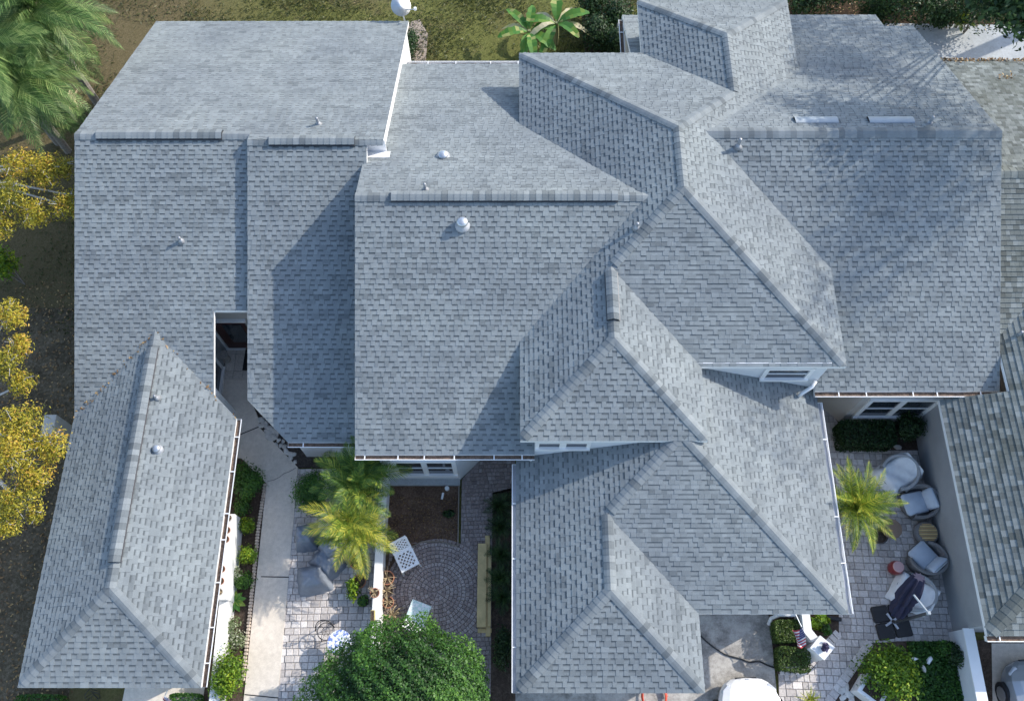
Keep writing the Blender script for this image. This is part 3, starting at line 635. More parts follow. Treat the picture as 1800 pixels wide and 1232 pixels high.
# gutters
ga = gutter(house_left, (cut1.x, A2s, A2_S.z(0, A2s)-.02), (Bx0-.02, A2s, A2_S.z(0, A2s)-.02), (0, -1, 0)); gutter(house_left, (Lx1, Ly0+.02, zL-.02), (Lx1, yLe-.02, zL-.02), (1, 0, 0))
gutter(house_mid, (Bx0, Bs, B_S.z(0, Bs)-.02), (bx1, Bs, B_S.z(0, Bs)-.02), (0, -1, 0), step=.8); gutter(house_mid, (Ax1+.08, Bn, B_N.z(0, Bn)-.02), (Cx0+.5, Bn, B_N.z(0, Bn)-.02), (0, 1, 0), step=1.0)
gutter(house_mid, (fx0, Fs, F_S.z(0, Fs)-.02), (Fx1, Fs, F_S.z(0, Fs)-.02), (0, -1, 0), w=.15); gutter(house_mid, (Hx0, Iy0, zH-.02), (Hx0, Bs-.1, zH-.02), (-1, 0, 0), step=1.6, fill='pipe', w=.1); gutter(house_mid, (Hx1, Hy0, zH-.02), (Hx1, Fs-.2, zH-.02), (1, 0, 0), step=1.9, fill='pipe')
gutter(house_mid, (xw, Fn2-.3, F_N.z(0, Fn2)+.1), (xw, 19.7, F_N.z(0, Fn2)+.1), (-1, 0, 0), step=3); gutter(house_right, (Jx-.02, jyS, Jz-.02), (Jx+8, jyS, Jz-.02), (0, -1, 0))
# middle house walls
wyB = at(745, 843, 0).y; bxw = at(684, 843, 0).x; bxe = at(809, 843, 0).x
wall(house_mid, [(bxw, wyB), (bxe, wyB), (Hx0+.45, wyB+(Hx0+.45-bxe)), (Hx0+.45, Bn-.4), (Ax1+.1, Bn-.4), (Ax1+.1, 15.4), (bxw, 15.4)], 0, lambda p: min(B_S.z(*p), B_N.z(*p))-.14, MAT['stucco'])
fchx, fchy = at(1474, 741, 0).x, at(1474, 741, 0).y
wall(house_mid, [(fchx, fchy), (Fx1-.3, fchy), (Fx1-.3, Fn-.4), (x1553-.3, Fn-.4), (x1553-.3, Fn2-.4), (xw+.12, Fn2-.4), (xw+.12, 15.6), (Hx1-.45, 15.6), (Hx1-.45, fchy+(fchx-Hx1+.45))], 0, lambda p: min(F_S.z(*p), F_N.z(*p))-.14, MAT['stucco_tan'])
wall(house_mid, rect(Cx0+.4, Dx1-.1, Dy0+.08, Cy0+2), 2., zC+.04, MAT['stucco'], 'upper_wall'); wall(house_mid, rect(Cx0+.41, Cx1-.4, Cy0+.08, Cy1-.4), 2., zC+.05, MAT['stucco'], 'upper_wall'); wall(house_mid, rect(Gx0+.4, Cx1-.41, Cy1-3, Gy1-.4), 2., zC+.03, MAT['stucco'], 'upper_wall')
wall(house_mid, rect(Hx0+.46, Ix1-.45, Iy0+.5, 8), 0, zH+.03, MAT['stucco'], 'garage_wall'); wall(house_mid, rect(Hx0+.47, Hx1-.46, Hy0+.5, Fs+.8), 0, zH+.02, MAT['stucco'], 'garage_wall')
# windows
def yp(u, v, y): return onplane(u, v, Vector((0, 1, 0)), (0, y, 0))
a, b = yp(690, 812, wyB), yp(800, 832, wyB); window(house_mid, ((a.x+b.x)/2+.03, wyB, 1.45), b.x-a.x-.12, 1.25, (0, -1, 0), 2, 2, .13, blind=False, mull=.16)
a, b = yp(1505, 730, fchy), yp(1612, 730, fchy); window(house_mid, ((a.x+b.x)/2, fchy, 1.35), b.x-a.x, 1.35, (0, -1, 0), 2, 2, .13, mull=.16)
yD = Dy0+.08; a, b = yp(948, 777, yD), yp(1032, 777, yD); window(house_mid, ((a.x+b.x)/2, yD, zC-.5), b.x-a.x, .42, (0, -1, 0), 2, 1, .1, mull=.18)
yC = Cy0+.08; a, b = yp(1345, 654, yC), yp(1422, 654, yC); window(house_mid, ((a.x+b.x)/2, yC, zC-.62), b.x-a.x-.1, .62, (0, -1, 0), 1, 2, .12)
hb(MB().box(((bxw+bxe)/2, wyB-.1, .06), (bxe-bxw, .2, .12)), 'ledge', MAT['slab'], house_mid)
gd = hb(MB().box(((Hx0+.46+Ix1-.45)/2, Iy0+.47, 1.1), (3.2, .06, 2.2)), 'garage_door', MAT['white'], house_mid)
# right house walls
wall(house_right, [(Jwx, jyS+.35), (Jwx+8, jyS+.35), (Jwx+8, fchy-.04), (Jwx, fchy-.04)], 0, Jz+.02, MAT['stucco_grey']); wall(house_right, rect(xjw+.8, jxe, fchy, jn-.4), 0, lambda p: min(J_S.z(*p), J_N.z(*p))-.14, MAT['stucco_grey'])
sw = empty('garden_wall', (Jwx-.1, jyS-2, 0), 0, 'white capped low stucco wall running on from the grey house', 'wall')
swx = at(1704, 1119, 1.0).x; hb(MB().prism(rect(swx-.1, swx+.14, -3.5, jyS+.34), 0, .94), 'wall', MAT['stucco'], sw); hb(MB().prism(rect(swx-.13, swx+.17, -3.5, jyS+.36), 0.942, 1.0), 'coping', MAT['trim'], sw)
# roof fittings
def pipe_vent(house, P, h=.3, r=.045, lean=None):
    P = Vector(P); m = MB(); m.tube([P-Vector((0, 0, .05)), P+Vector((0, 0, h))], r, 10, cap=False); m.tube([P+Vector((0, 0, h)), P+Vector((0, 0, h-.08))], r*.8, 10, cap=True); m.lathe([(r*2.6, -.01), (r*1.2, .06), (r*1.05, .12)], P, 10)
    return hb(m, 'vent_pipe', MAT['pipe'], house, True)
pipe_vent(house_left, A_N.at(560, 219)); pipe_vent(house_left, A_S.at(319, 424), .22); pipe_vent(house_left, L_E.at(276, 700), .22); pipe_vent(house_mid, B_N.at(748, 334)); pipe_vent(house_mid, C_W.at(1119, 401), .25, .05)
pipe_vent(house_mid, F_S.at(1297, 258), .35, .055); pipe_vent(house_mid, F_N.at(1633, 217), .3, .05); pipe_vent(house_right, J_S.at(1786, 592), .35, .055)
def dome_vent(house, P, r=.17, h=.25, name='dome_vent'):
    P = Vector(P); m = MB(); m.lathe([(r*1.35, -.06), (r*1.3, .03), (r*.82, .05), (r*.82, h*.6)], P, 20, cap=False); o = hb(m, name, MAT['pipe'], house, True)
    d = MB(); d.lathe([(r, h*.55), (r*1.02, h*.7)]+[(r*math.cos(a), h*.7+r*.55*math.sin(a)) for a in (.3, .6, .9, 1.2, 1.45)]+[(.001, h*.7+r*.56)], P, 20); d.build('dome', MAT['metal'], o, True); return o
dome_vent(house_mid, B_N.at(779, 275), .15, .12); dome_vent(house_mid, B_S.at(813, 396), .16, .26); dome_vent(house_left, L_E.at(277, 790), .11, .16)
for u0, u1 in ((1390, 1470), (1519, 1603)):
    p0, p1 = F_N.at(u0+5, 210), F_N.at(u1, 210); m = MB(); n = 8; vs = []
    for X in (p0, p1):
        for i in range(n+1):
            a = math.pi*i/n; vs.append(X+F_N.u*(-.02-.34*(.5+.5*math.cos(a)))*-1-F_N.u*.1+F_N.n*(.02+.09*math.sin(a)*(.45+.55*i/n)))
    k = n+1; m.add(vs, [(i, k+i, k+i+1, i+1) for i in range(n)]); v = hb(m, 'curved_vent', MAT['alu'], house_mid, True)
    e = MB()
    for X, fl in ((p0, 1), (p1, 0)):
        q = vs[:k] if fl else vs[k:]; e.add([x-F_N.s*0 for x in q], [tuple(range(k))])
    e.build('end_cap', MAT['metal_dark'], v)
# downspouts
def downspout(house, pts, r=.045): return hb(MB().tube(pts, r, 8), 'downspout', MAT['trim'], house, True)
zb = B_S.z(0, Bs); downspout(house_mid, [(bx1-.1, Bs-.06, zb-.1), (bx1-.1, Bs-.05, zb-.35), (bx1-.15, Bs+.1, zb-.42)])
q = at(1425, 686, 3.2); downspout(house_mid, [q+Vector((.15, .25, .1)), q+Vector((.05, .1, .02)), q+Vector((-.2, -.03, -.15)), q+Vector((-.25, -.06, -.3))], .055)
q0, q1, q2, q3 = at(1400, 1080, .6), at(1370, 1080, .45), at(1356, 1086, .2), at(1351, 1097, .06); downspout(house_mid, [q0, q1, q2, q3], .06)
downspout(house_mid, [(Hx0+.4, Iy0+.45, 2.3), (Hx0+.4, Iy0+.42, .1)])
# ================================================================ GROUND
def struct(mb, name, mats, parent=None):
    o = mb.build(name, mats, parent)
    if parent is None: o['kind'] = 'structure'
    return o
def pp(*uv, z=0.0): return [(lambda q: (q.x, q.y))(at(u, v, z)) for u, v in uv]
def sheet(poly, z0, z1): return MB().prism(poly, z0, z1)
g = MB(); N = 40; S = 160.
g.add([(-S, -S, -.03), (S, -S, -.03), (S, S+40, -.03), (-S, S+40, -.03)], [(0, 1, 2, 3)]); struct(g, 'ground', MAT['lawn'])
path_poly = pp((385, 665), (440, 665), (440, 700), (455, 736), (456, 751), (524, 822), (518, 900), (487, 1250), (427, 1250), (469, 850), (425, 806), (380, 800))
path = struct(sheet(path_poly, -.05, .05), 'concrete_path', MAT['path'])
def strip(a, b, w, z, name, mat, parent=None):
    a, b = Vector(a), Vector(b); d = (b-a).normalized(); s = Vector((-d.y, d.x, 0))*w/2; m = MB(); m.add([a+s, a-s, b-s, b+s], [(3, 2, 1, 0)]); o = m.build(name, mat, parent); return o
for uv0, uv1, w in (((421, 764), (455, 750), .035), ((459, 1013), (508, 1014), .03), ((430, 1220), (489, 1226), .03)):
    a, b = at(*uv0, .054), at(*uv1, .054); strip(a, b, w, 0, 'expansion_joint', MAT['black'], path)
ck = [at(u, v, .055) for u, v in ((470, 846), (482, 843), (492, 838), (499, 832), (508, 829), (520, 822))]
m = MB(); m.tube(ck, .006, 4); m.build('crack', MAT['black'], path)
# entry tiles
tile_floor = struct(sheet(pp((385, 560), (450, 560), (450, 668), (385, 668)), -.05, .045), 'entry_floor', MAT['joint'])
MAT['tile'] = tinted('entry_tile', [(0, (.5, .45, .40)), (.5, (.6, .55, .49)), (1, (.68, .63, .57))], .6)
pt = Pieces('tile', MAT['tile']); q0 = at(392, 668, .05); q1 = at(440, 572, .05); tsz = .31
def paver_tpl(pc, w, h, tbs=6, th=.03, g=.006, bv=.012):
    for tb in range(tbs):
        x0, x1, y0, y1 = g, w-g, g, h-g
        pc.template((w, h, tb), [(x0+bv, y0+bv, th), (x1-bv, y0+bv, th), (x1-bv, y1-bv, th), (x0+bv, y1-bv, th), (x0, y0, th-bv), (x1, y0, th-bv), (x1, y1, th-bv), (x0, y1, th-bv), (x0, y0, 0), (x1, y0, 0), (x1, y1, 0), (x0, y1, 0)],
                    [(0, 1, 2, 3)]+[(4+i, 4+(i+1) % 4, (i+1) % 4, i) for i in range(4)]+[(8+i, 8+(i+1) % 4, 4+(i+1) % 4, 4+i) for i in range(4)], [tb/5]*9)
paver_tpl(pt, tsz, tsz, 6, .02, .006, .004)
i = 0
while q0.x+i*tsz < q1.x:
    j = 0
    while q0.y+j*tsz < q1.y: pt.put((tsz, tsz, random.randrange(2, 5)), Matrix.Translation((q0.x+i*tsz, q0.y+j*tsz, .045)), tile_floor); j += 1
    i += 1
pt.finish(tile_floor)
def pave(name, poly, z, rz, rowh, widths, mat, holes=(), limit=300, th=.03, tone=(1, 2, 3, 4), pname='paver', jmat='joint'):
    """bed as structure, a running bond of blocks on it"""
    bed = struct(sheet(poly, -.05, z), name, MAT[jmat]); pc = Pieces(pname, MAT[mat])
    for w in widths: paver_tpl(pc, w, rowh, 6, th)
    Q = Matrix.Rotation(-rz, 2); P2 = [tuple(Q@Vector(p)) for p in poly]; H2 = [[tuple(Q@Vector(p)) for p in h] for h in holes]
    x0, x1, y0, y1 = min(p[0] for p in P2), max(p[0] for p in P2), min(p[1] for p in P2), max(p[1] for p in P2); base = Matrix.Rotation(rz, 4, 'Z')
    y = y0
    while y < y1:
        x = x0-random.uniform(0, .25)
        while x < x1:
            w = random.choice(widths); cor = [(x, y), (x+w, y), (x+w, y+rowh), (x, y+rowh)]; mid = (x+w/2, y+rowh/2)
            if not any(inside(mid, h) for h in H2):
                tb = random.choice(tone) if random.random() > .1 else random.randrange(6)
                if all(inside(c, P2) for c in cor): pc.put((w, rowh, tb), base@Matrix.Translation((x, y, z)), bed)
                else:
                    pg = clip_rect(P2, x+.006, x+w-.006, y+.006, y+rowh-.006)
                    if len(pg) >= 3: pc.poly([base@Vector((a, b, z+th)) for a, b in pg], [tuple(range(len(pg)))], [tb/5])
            x += w
        y += rowh
    pc.finish(bed, limit); return bed
patioL = pave('left_patio', pp((524, 824), (678, 824), (672, 1000), (660, 1250), (487, 1250), (518, 900)), .0, R(1), .19, (.16, .19, .19, .27), 'paver', tone=(1, 2, 2, 3, 4))
MAT['cobble_joint'] = plain('cobble_joint_sand', (.25, .208, .192), .95, 0, .3, 12)
# middle courtyard: ring of cobbles within a bed of cobbles
cc = at(768, 1040, 0); RC = 1.62
circ = [(cc.x+RC*math.cos(a), cc.y+RC*math.sin(a)) for a in (2*math.pi*k/40 for k in range(40))]
court_poly = pp((686, 960), (742, 952), (810, 958), (812, 843), (850, 800), (905, 800), (905, 860), (866, 870), (862, 1250), (660, 1250))
court = pave('courtyard', court_poly, .0, R(2), .125, (.1, .125, .16), 'cobble', holes=[circ], tone=(1, 2, 2, 3, 3), pname='cobble', limit=150, jmat='cobble_joint')
ring = Pieces('cobble', MAT['cobble']); cw, ch = .155, .135
r = .0; k = 0
for k in range(14):
    rr = .09+k*.118
    if rr+.07 > RC: break
    n = max(5, int(2*math.pi*(rr)/(.125 if k not in (6, 11) else .1)))
    for i in range(n):
        a = 2*math.pi*(i+.5*(k % 2))/n; w = round(2*math.pi*rr/n, 3); h = .116; tb = random.choice((1, 2, 2, 3, 3, 4)) if k not in (6, 11) else random.choice((3, 4, 4))
        key = (w, h, tb)
        if key not in ring.tpl:
            bv, gp, th = .008, .005, .03; y0, y1 = gp-h/2, h/2-gp; s0, s1 = (rr-h/2)/rr, (rr+h/2)/rr
            def rw(s, e): return w*s/2-gp-e
            top = [(-rw(s0, bv), y0+bv, th), (rw(s0, bv), y0+bv, th), (rw(s1, bv), y1-bv, th), (-rw(s1, bv), y1-bv, th)]; lo = [(-rw(s0, 0), y0, th-.012), (rw(s0, 0), y0, th-.012), (rw(s1, 0), y1, th-.012), (-rw(s1, 0), y1, th-.012)]
            ring.template(key, top+lo+[(x, y, 0) for x, y, z in lo], [(0, 1, 2, 3)]+[(4+q, 4+(q+1) % 4, (q+1) % 4, q) for q in range(4)]+[(8+q, 8+(q+1) % 4, 4+(q+1) % 4, 4+q) for q in range(4)], [tb/5]*9)
        ring.put(key, Matrix.Translation((cc.x+rr*math.cos(a), cc.y+rr*math.sin(a), .0))@Matrix.Rotation(a-math.pi/2, 4, 'Z'), court)
ring.finish(court, 150, 'ring_cobbles')
mulch = struct(sheet(pp((683, 846), (808, 846), (806, 958), (776, 953), (742, 952), (724, 961), (676, 1010)), -.05, .02), 'mulch_bed', MAT['mulch'])
m = MB()
ed = [at(u, v, .03) for u, v in ((807, 848), (805, 960), (776, 952), (742, 952), (722, 963))]
for a, b in zip(ed, ed[1:]): m.box((a+b)/2, ((b-a).length, .035, .1), math.atan2(b.y-a.y, b.x-a.x))
m.build('edging', plain('weathered_timber_edging', (.22, .185, .15), .9), mulch)
sidebed = struct(sheet(pp((866, 866), (906, 856), (906, 1250), (862, 1250)), -.05, .03), 'planting_bed', MAT['soil'])
struct(sheet(pp((375, 790), (425, 806), (469, 850), (427, 1250), (345, 1250)), -.05, .02), 'garden_bed', MAT['soil'])
stonebed = struct(sheet(pp((440, 698), (456, 736), (457, 751), (524, 822), (560, 822), (560, 778), (470, 740), (450, 700)), -.05, .02), 'stone_bed', soil('dark_gravel_soil', (.03, .025, .022), (.08, .068, .06), (.16, .14, .13), 18))
struct(sheet(pp((524, 822), (680, 822), (680, 780), (524, 780)), -.05, .015), 'shrub_bed', MAT['soil'])
# right side
patioR = pave('right_patio', pp((1436, 700), (1472, 742), (1480, 792), (1612, 792), (1645, 930), (1682, 1128), (1592, 1126), (1530, 1130), (1448, 1250), (1370, 1250), (1368, 1182), (1420, 1182), (1474, 1120), (1474, 1080), (1478, 1060)), .0, R(-2), .2, (.16, .2, .2, .28), 'paver', tone=(1, 2, 2, 3, 3))
bedF = struct(sheet(pp((1474, 741), (1625, 741), (1618, 792), (1480, 792)), -.05, .03), 'hedge_bed', MAT['soil'])
struct(sheet(pp((1592, 1126), (1690, 1128), (1712, 1250), (1448, 1250), (1530, 1132)), -.05, .03), 'ground_cover_bed', MAT['soil'])
struct(sheet(pp((1350, 1078), (1474, 1078), (1474, 1120), (1420, 1184), (1366, 1184), (1356, 1120)), -.05, .035), 'hedge_planter_bed', MAT['soil'])
drive = struct(sheet([(at(1215, 1075).x, at(1215, 1060).y), (at(1352, 1075).x, at(1350, 1060).y)]+pp((1368, 1250),)+[(at(1368, 1250).x, -6), (-.2, -6), (-.2, 1.4), (at(1215, 1075).x, 1.4)], -.05, .025), 'driveway', MAT['drive'])
struct(sheet([(-11.0, 1.5), (-8.75, 1.5), (-8.9, -4), (-11.2, -4)], -.05, .03), 'garage_apron', MAT['path'])
struct(sheet(pp((1742, 1130), (1900, 1130), (1900, 1300), (1742, 1300)), -.05, .02), 'neighbour_driveway', MAT['path'])
struct(sheet(pp((1714, 1125), (1742, 1125), (1745, 1300), (1726, 1300)), -.05, .03), 'stone_edge_bed', MAT['soil'])
struct(sheet(pp((1540, 42), (1840, 46), (1900, 108), (1560, 108)), -.05, .03), 'concrete_slab', MAT['slab'])
struct(sheet([(at(715, 115).x, at(715, 115).y), (at(748, 118).x, at(748, 115).y), (at(752, 60).x, at(752, 60).y), (at(738, 35).x, at(738, 35).y), (at(718, 40).x, at(718, 40).y)], -.05, .01), 'bare_soil_strip', concrete('sandy_soil', (.26, .21, .17), (.36, .30, .25)))
struct(sheet([(-18, 13.), (-12.6, 13.), (-12.6, 0), (-18, 0)], -.06, -.022), 'bare_ground', soil('leaf_strewn_soil', (.04, .032, .02), (.12, .095, .06), (.25, .2, .145), 10))
struct(sheet(pp((1015, -60), (1110, -60), (1110, 110), (1030, 110)), -.06, -.02), 'rear_shrub_bed', MAT['soil'])
struct(sheet(pp((1380, -80), (1900, -80), (1900, 44), (1380, 44)), -.06, -.018), 'rear_leaf_litter', soil('rear_leaf_litter', (.018, .012, .009), (.05, .034, .022), (.13, .085, .05), 9))
# soldier courses along the right path
def course(uv0, uv1, n, label=None):
    a, b = at(*uv0, .0), at(*uv1, .0); d = (b-a).normalized(); L = (b-a).length; w = L/n; pc = Pieces('border_paver', MAT['paver']); paver_tpl(pc, w, .26, 6, .045)
    rz = math.atan2(d.y, d.x)
    for i in range(n): pc.put((w, .26, random.randrange(2, 5)), Matrix.Translation(a+d*(w*i))@Matrix.Rotation(rz, 4, 'Z'), patioR)
    pc.finish(patioR)
course((1416, 1186), (1480, 1118), 10); course((1462, 1240), (1536, 1134), 11); course((1370, 1186), (1416, 1186), 5)
# scalloped brick edging along the path
edge = empty('brick_edging', at(448, 1000), 0, 'row of small tan bricks edging the pale concrete path', 'edging')
m = MB(); m.box((0, 0, .07), (.11, .082, .1), bev=.02); bme = m.mesh('brick', plain('tan_brick', (.47, .39, .32), .9, 0, .2, 6))
pts = [at(u, v, 0) for u, v in ((467, 853), (455, 930), (442, 1060), (435, 1130), (428, 1200))]
for a, b in zip(pts, pts[1:]):
    n = int((b-a).length/.09)
    for i in range(n):
        p = a+(b-a)*(i/n); o = link('brick', bme, edge, Matrix.Translation(p-edge.location+Vector((random.uniform(-.008, .008), 0, 0)))@Matrix.Rotation(random.uniform(-.12, .12), 4, 'Z'))
# stones along the path: each a thing
st = MB()
def stone_mesh(seed):
    rs = random.Random(seed); m = MB(); n = 7
    m.lathe([(.001, 0), (1, .05), (1.05, .3), (.7, .6), (.001, .68)], (0, 0, 0), n, sx=1, sy=rs.uniform(.6, .9), wob=lambda a, z: 1+.18*math.sin(a*2+seed)+.12*math.sin(a*3+seed*2)); return m.mesh('stone', MAT['stone'])
MAT['stone'] = plain('pale_stone', (.55, .52, .48), .9, 0, .3, 5)
sm = [stone_mesh(i) for i in range(6)]; pc_i = 0
spots = [(458, 738), (463, 742), (460, 748), (468, 747), (474, 752), (468, 757), (477, 762), (483, 768), (490, 774), (486, 781), (494, 783), (500, 785), (503, 793), (508, 797), (511, 804), (515, 799), (498, 776), (519, 812), (481, 757)]
sides = ['by the first path joint', 'beside the round stepping stone', 'near the gutter corner']
for k, (u, v) in enumerate(spots):
    o = link('stone', sm[k % 6], None, Matrix.Translation(at(u, v, .015))@Matrix.Rotation(k*1.7, 4, 'Z')@Matrix.Scale(random.uniform(.07, .13), 4)); tag(o, 'pale rounded stone lying in the dark bed between path and house', 'stone', 'stones in the dark bed beside the path')
ss = MB(); ss.lathe([(.001, .0), (.21, 0), (.22, .03), (.2, .05), (.06, .05), (.05, .03), (.001, .03)], (0, 0, 0), 24); o = ss.build('stepping_stone', MAT['stone'], None, False, Matrix.Translation(at(478, 764, .02))); tag(o, 'round pale stepping stone with square hole in the dark bed', 'stepping stone')
# ================================================================ PLANTS
def gxy(u, v, z): q = at(u, v, z); return q.x, q.y
def put_shrub(u, v, z, r, n, size, mat, label, name='shrub', cat='shrub', **k):
    x, y = gxy(u, v, z); return shrub(name, (x, y, z), r, n, size, MAT[mat], label, cat, **k)
# palms
x, y = gxy(70, 30, 4.6); palm('palm_tree', (x, y, 0), 4.6, 44, 3.0, 'large feathery dark green palm in the top left corner', MAT['palm_deep'], ll=.8, lw=.05, n=40, droop=.8, arch=.4, trunk=.13, elev=(-.75, 1.25), stiff=.2, vee=.1, tipy=.25)
x, y = gxy(30, 150, 3.6); palm('palm_tree', (x, y, 0), 3.6, 46, 2.7, 'feathery green palm below the corner palm, beside the roof edge', MAT['palm_deep'], ll=.75, lw=.05, n=38, droop=.85, arch=.4, trunk=.12, elev=(-.75, 1.2), stiff=.2, vee=.1, tipy=.35)
x, y = gxy(-30, 80, 5); palm('palm_tree', (x, y, 0), 5., 34, 3.0, 'dark green palm cut off by the left picture edge, behind two others', MAT['palm_deep'], ll=.8, lw=.05, n=38, droop=.75, arch=.4, trunk=.14, elev=(-.7, 1.1), stiff=.2, vee=.1)
x, y = gxy(632, 842, 1.9); palm('areca_palm', (x, y, 0), 1.75, 42, 1.4, 'dark green clumping palm under the gutter corner', MAT['palm'], ll=.42, lw=.032, n=30, droop=.65, arch=.55, trunk=.04, stems=3, spread=.16, elev=(-.15, 1.15), stiff=.4, tb=.36)
x, y = gxy(622, 925, 1.9); palm('areca_palm', (x, y, 0), 1.7, 42, 1.4, 'yellow green clumping palm in a pot beside the white wall', MAT['palm_yellow'], ll=.40, lw=.03, n=29, droop=.7, arch=.55, trunk=.035, stems=3, spread=.1, elev=(-.2, 1.15), stiff=.4, tb=.48, tipy=.5)
x, y = gxy(1503, 890, 1.9); palm('date_palm', (x, y, 0), 1.75, 46, 1.6, 'small arching date palm on the right patio beside the gutter', MAT['palm_yellow'], ll=.3, lw=.024, n=38, droop=.6, arch=.6, trunk=.07, elev=(-.2, 1.25), stiff=.6, tb=.3, tipy=.5)
# yellow tree on the left edge
def clump_tree(name, trunk_xy, h, clumps, mat, label, n, size, twig=True, tmat='bark', spr=.7, asp=.35, cat='tree', rt=.14):
    o = empty(name, (trunk_xy[0], trunk_xy[1], 0), 0, label, cat); b = Vector((trunk_xy[0], trunk_xy[1], 0)); m = MB(); P = []; Nn = []; T = []; fork = Vector((0, 0, h*.45))
    m.tube([(0, 0, 0), (.05, 0, h*.25), fork], [rt, rt*.85, rt*.7], 8); tw = MB()
    for c, r, *dn in clumps:
        c = Vector(c)-b; mid = (fork+c)/2+Vector((0, 0, .35)); (rt < .2 or not dn or dn[0] >= .5) and m.tube([fork, mid, c], [rt*(.5 if rt < .2 else .3), rt*(.3 if rt < .2 else .14), .02], 6)
        for i in range(8):
            d = Vector((random.gauss(0, 1), random.gauss(0, 1), random.gauss(.1, .5))).normalized(); e = c+d*r*random.uniform(.5, .85)
            tw.tube([c+(mid-c)*.15, (c+e)/2+Vector((random.gauss(0, .05), random.gauss(0, .05), .06)), e], [.016, .01, .004], 4)
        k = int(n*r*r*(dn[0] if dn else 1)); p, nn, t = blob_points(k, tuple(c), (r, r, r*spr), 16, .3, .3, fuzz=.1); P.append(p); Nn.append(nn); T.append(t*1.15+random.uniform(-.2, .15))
    m.build('trunk', MAT[tmat], o)
    if twig: tw.build('twig', MAT['twig'], o)
    link('crown', leaf_mesh('crown', np.concatenate(P), np.concatenate(Nn), size, asp, np.concatenate(T), mat), o); return o
def cl(*l): return [(at(u, v, z), r) for u, v, z, r in l]
tx, ty = gxy(-60, 330, 2)
clump_tree('yellow_tree', (tx, ty), 5, cl((85, 300, 4.6, .72), (30, 290, 4.6, .65), (118, 362, 4.4, .62), (133, 345, 4.4, .42), (112, 295, 4.5, .45), (60, 375, 4.3, .62), (15, 345, 4.8, .7), (5, 400, 4.2, .5)), MAT['leaf_yellow'], 'yellow leaved tree with bare grey twigs overhanging the upper left roof edge', 3600, .085, tmat='twig')
tx, ty = gxy(-70, 760, 2)
clump_tree('yellow_tree', (tx, ty), 5, cl((15, 555, 4.4, .62), (35, 610, 4.4, .5), (10, 640, 4.6, .6), (40, 675, 4.2, .5), (35, 745, 4.6, .75), (85, 780, 4.4, .62), (20, 800, 4.8, .8), (60, 835, 4.3, .6), (30, 880, 4.3, .7), (10, 920, 4.2, .5), (62, 905, 4.0, .3)), MAT['leaf_yellow'], 'larger yellow leaved tree at the left edge beside the garage wing', 3600, .085, tmat='twig')
put_shrub(5, 465, 1.4, (.55, .6, .9), 1600, .12, 'leaf_lime', 'olive green shrub on the left edge between the yellow trees')
# banana plants
def banana(u, v, nleaf, L, label, dry, az0):
    x, y = gxy(u, v, .9); o = empty('banana_plant', (x, y, 0), 0, label, 'banana plant'); MB().tube([(0, 0, 0), (.03, .02, .6), (0, 0, 1.15)], [.11, .09, .06], 8).build('stem', plain('banana_stem', (.2, .2, .09), .8), o)
    for i in range(nleaf):
        az = az0+i*6.283/nleaf+random.uniform(-.3, .3); el = random.uniform(.35, 1.0); l = L*random.uniform(.75, 1.1); isdry = i in dry; m = MB(); n = 9; vs = []; w = .19*random.uniform(.85, 1.2)*(.6 if isdry else 1)
        for k in range(n+1):
            s = k/n; cx = l*s*math.cos(el*(1-.4*s)); cz = 1.05+l*(math.sin(el)*s-(.75 if not isdry else 1.2)*s*s*.7); ww = w*(math.sin(math.pi*min(1, max(.02, (s-.1)/.92)))**.55 if s > .1 else .05)*(1+.12*math.sin(k*2.7+i))
            vs += [(cx, ww, cz+ww*.25), (cx, 0, cz), (cx, -ww, cz+ww*.25)]
        for k in range(n):
            for q in (0, 1): m.add([vs[3*k+q], vs[3*k+3+q], vs[3*k+4+q], vs[3*k+1+q]], [(0, 1, 2, 3)], 0, (random.uniform(.9, 1) if isdry else (random.uniform(.3, .62) if random.random() > .12 else .85)))
        m.build('leaf', MAT['banana'], o, False, Matrix.Rotation(az, 4, 'Z'))
banana(930, 62, 8, 1.5, 'green banana plant with broad upright leaves in the rear lawn', (3,), .4)
banana(978, 48, 9, 1.6, 'banana plant with several dried pale leaves next to the shrubs', (0, 2, 4, 7), 1.0)
for i, (u, v, r, lb) in enumerate(((1045, 55, .75, 'dark green shrub nearest the banana plants'), (1080, 25, .95, 'tall dark shrub behind the air conditioner'), (1040, 5, .7, 'dark shrub at the top edge right of the banana plants'), (1085, 75, .55, 'low dark shrub beside the air conditioner'))):
    put_shrub(u, v, .8, (r, r, .9), 2200, .11, 'leaf_dark', lb)
put_shrub(722, 78, .4, (.28, .85, .5), 900, .11, 'leaf_dark', 'narrow dark shrub against the white end wall')
for u, v, z, r, lb in ((1412, 2, .9, 1.1, 'dark shrub at the top edge behind the upper hip roof'), (1470, -12, 1.1, 1.3, 'dark shrub at the top edge among leaf litter'), (1545, 18, .6, .8, 'low dark shrub at the left end of the concrete slab'), (1585, -2, 1.3, 1.4, 'tall dark shrub behind the concrete slab'), (1640, 6, 1.1, 1.2, 'dark shrub second from the bright fern at the top edge'), (1660, 30, .5, .6, 'dark low shrub just left of the bright fern'), (1722, 16, 1.3, 1.3, 'dark shrub right of the bright fern, under the oak')):
    put_shrub(u, v, z, (r*1.15, r*.85, z), 2600, .11, 'leaf_dark', lb, lump=.5, k=10, inner=.12)
x, y = gxy(1690, 33, .5); palm('fern', (x, y, 0), .25, 14, .8, 'bright green fern behind the concrete slab', MAT['palm_yellow'], ll=.2, lw=.05, n=18, droop=.8, arch=.7, trunk=.04, elev=(0, 1.0), cat='fern', tb=.3, tipy=0)
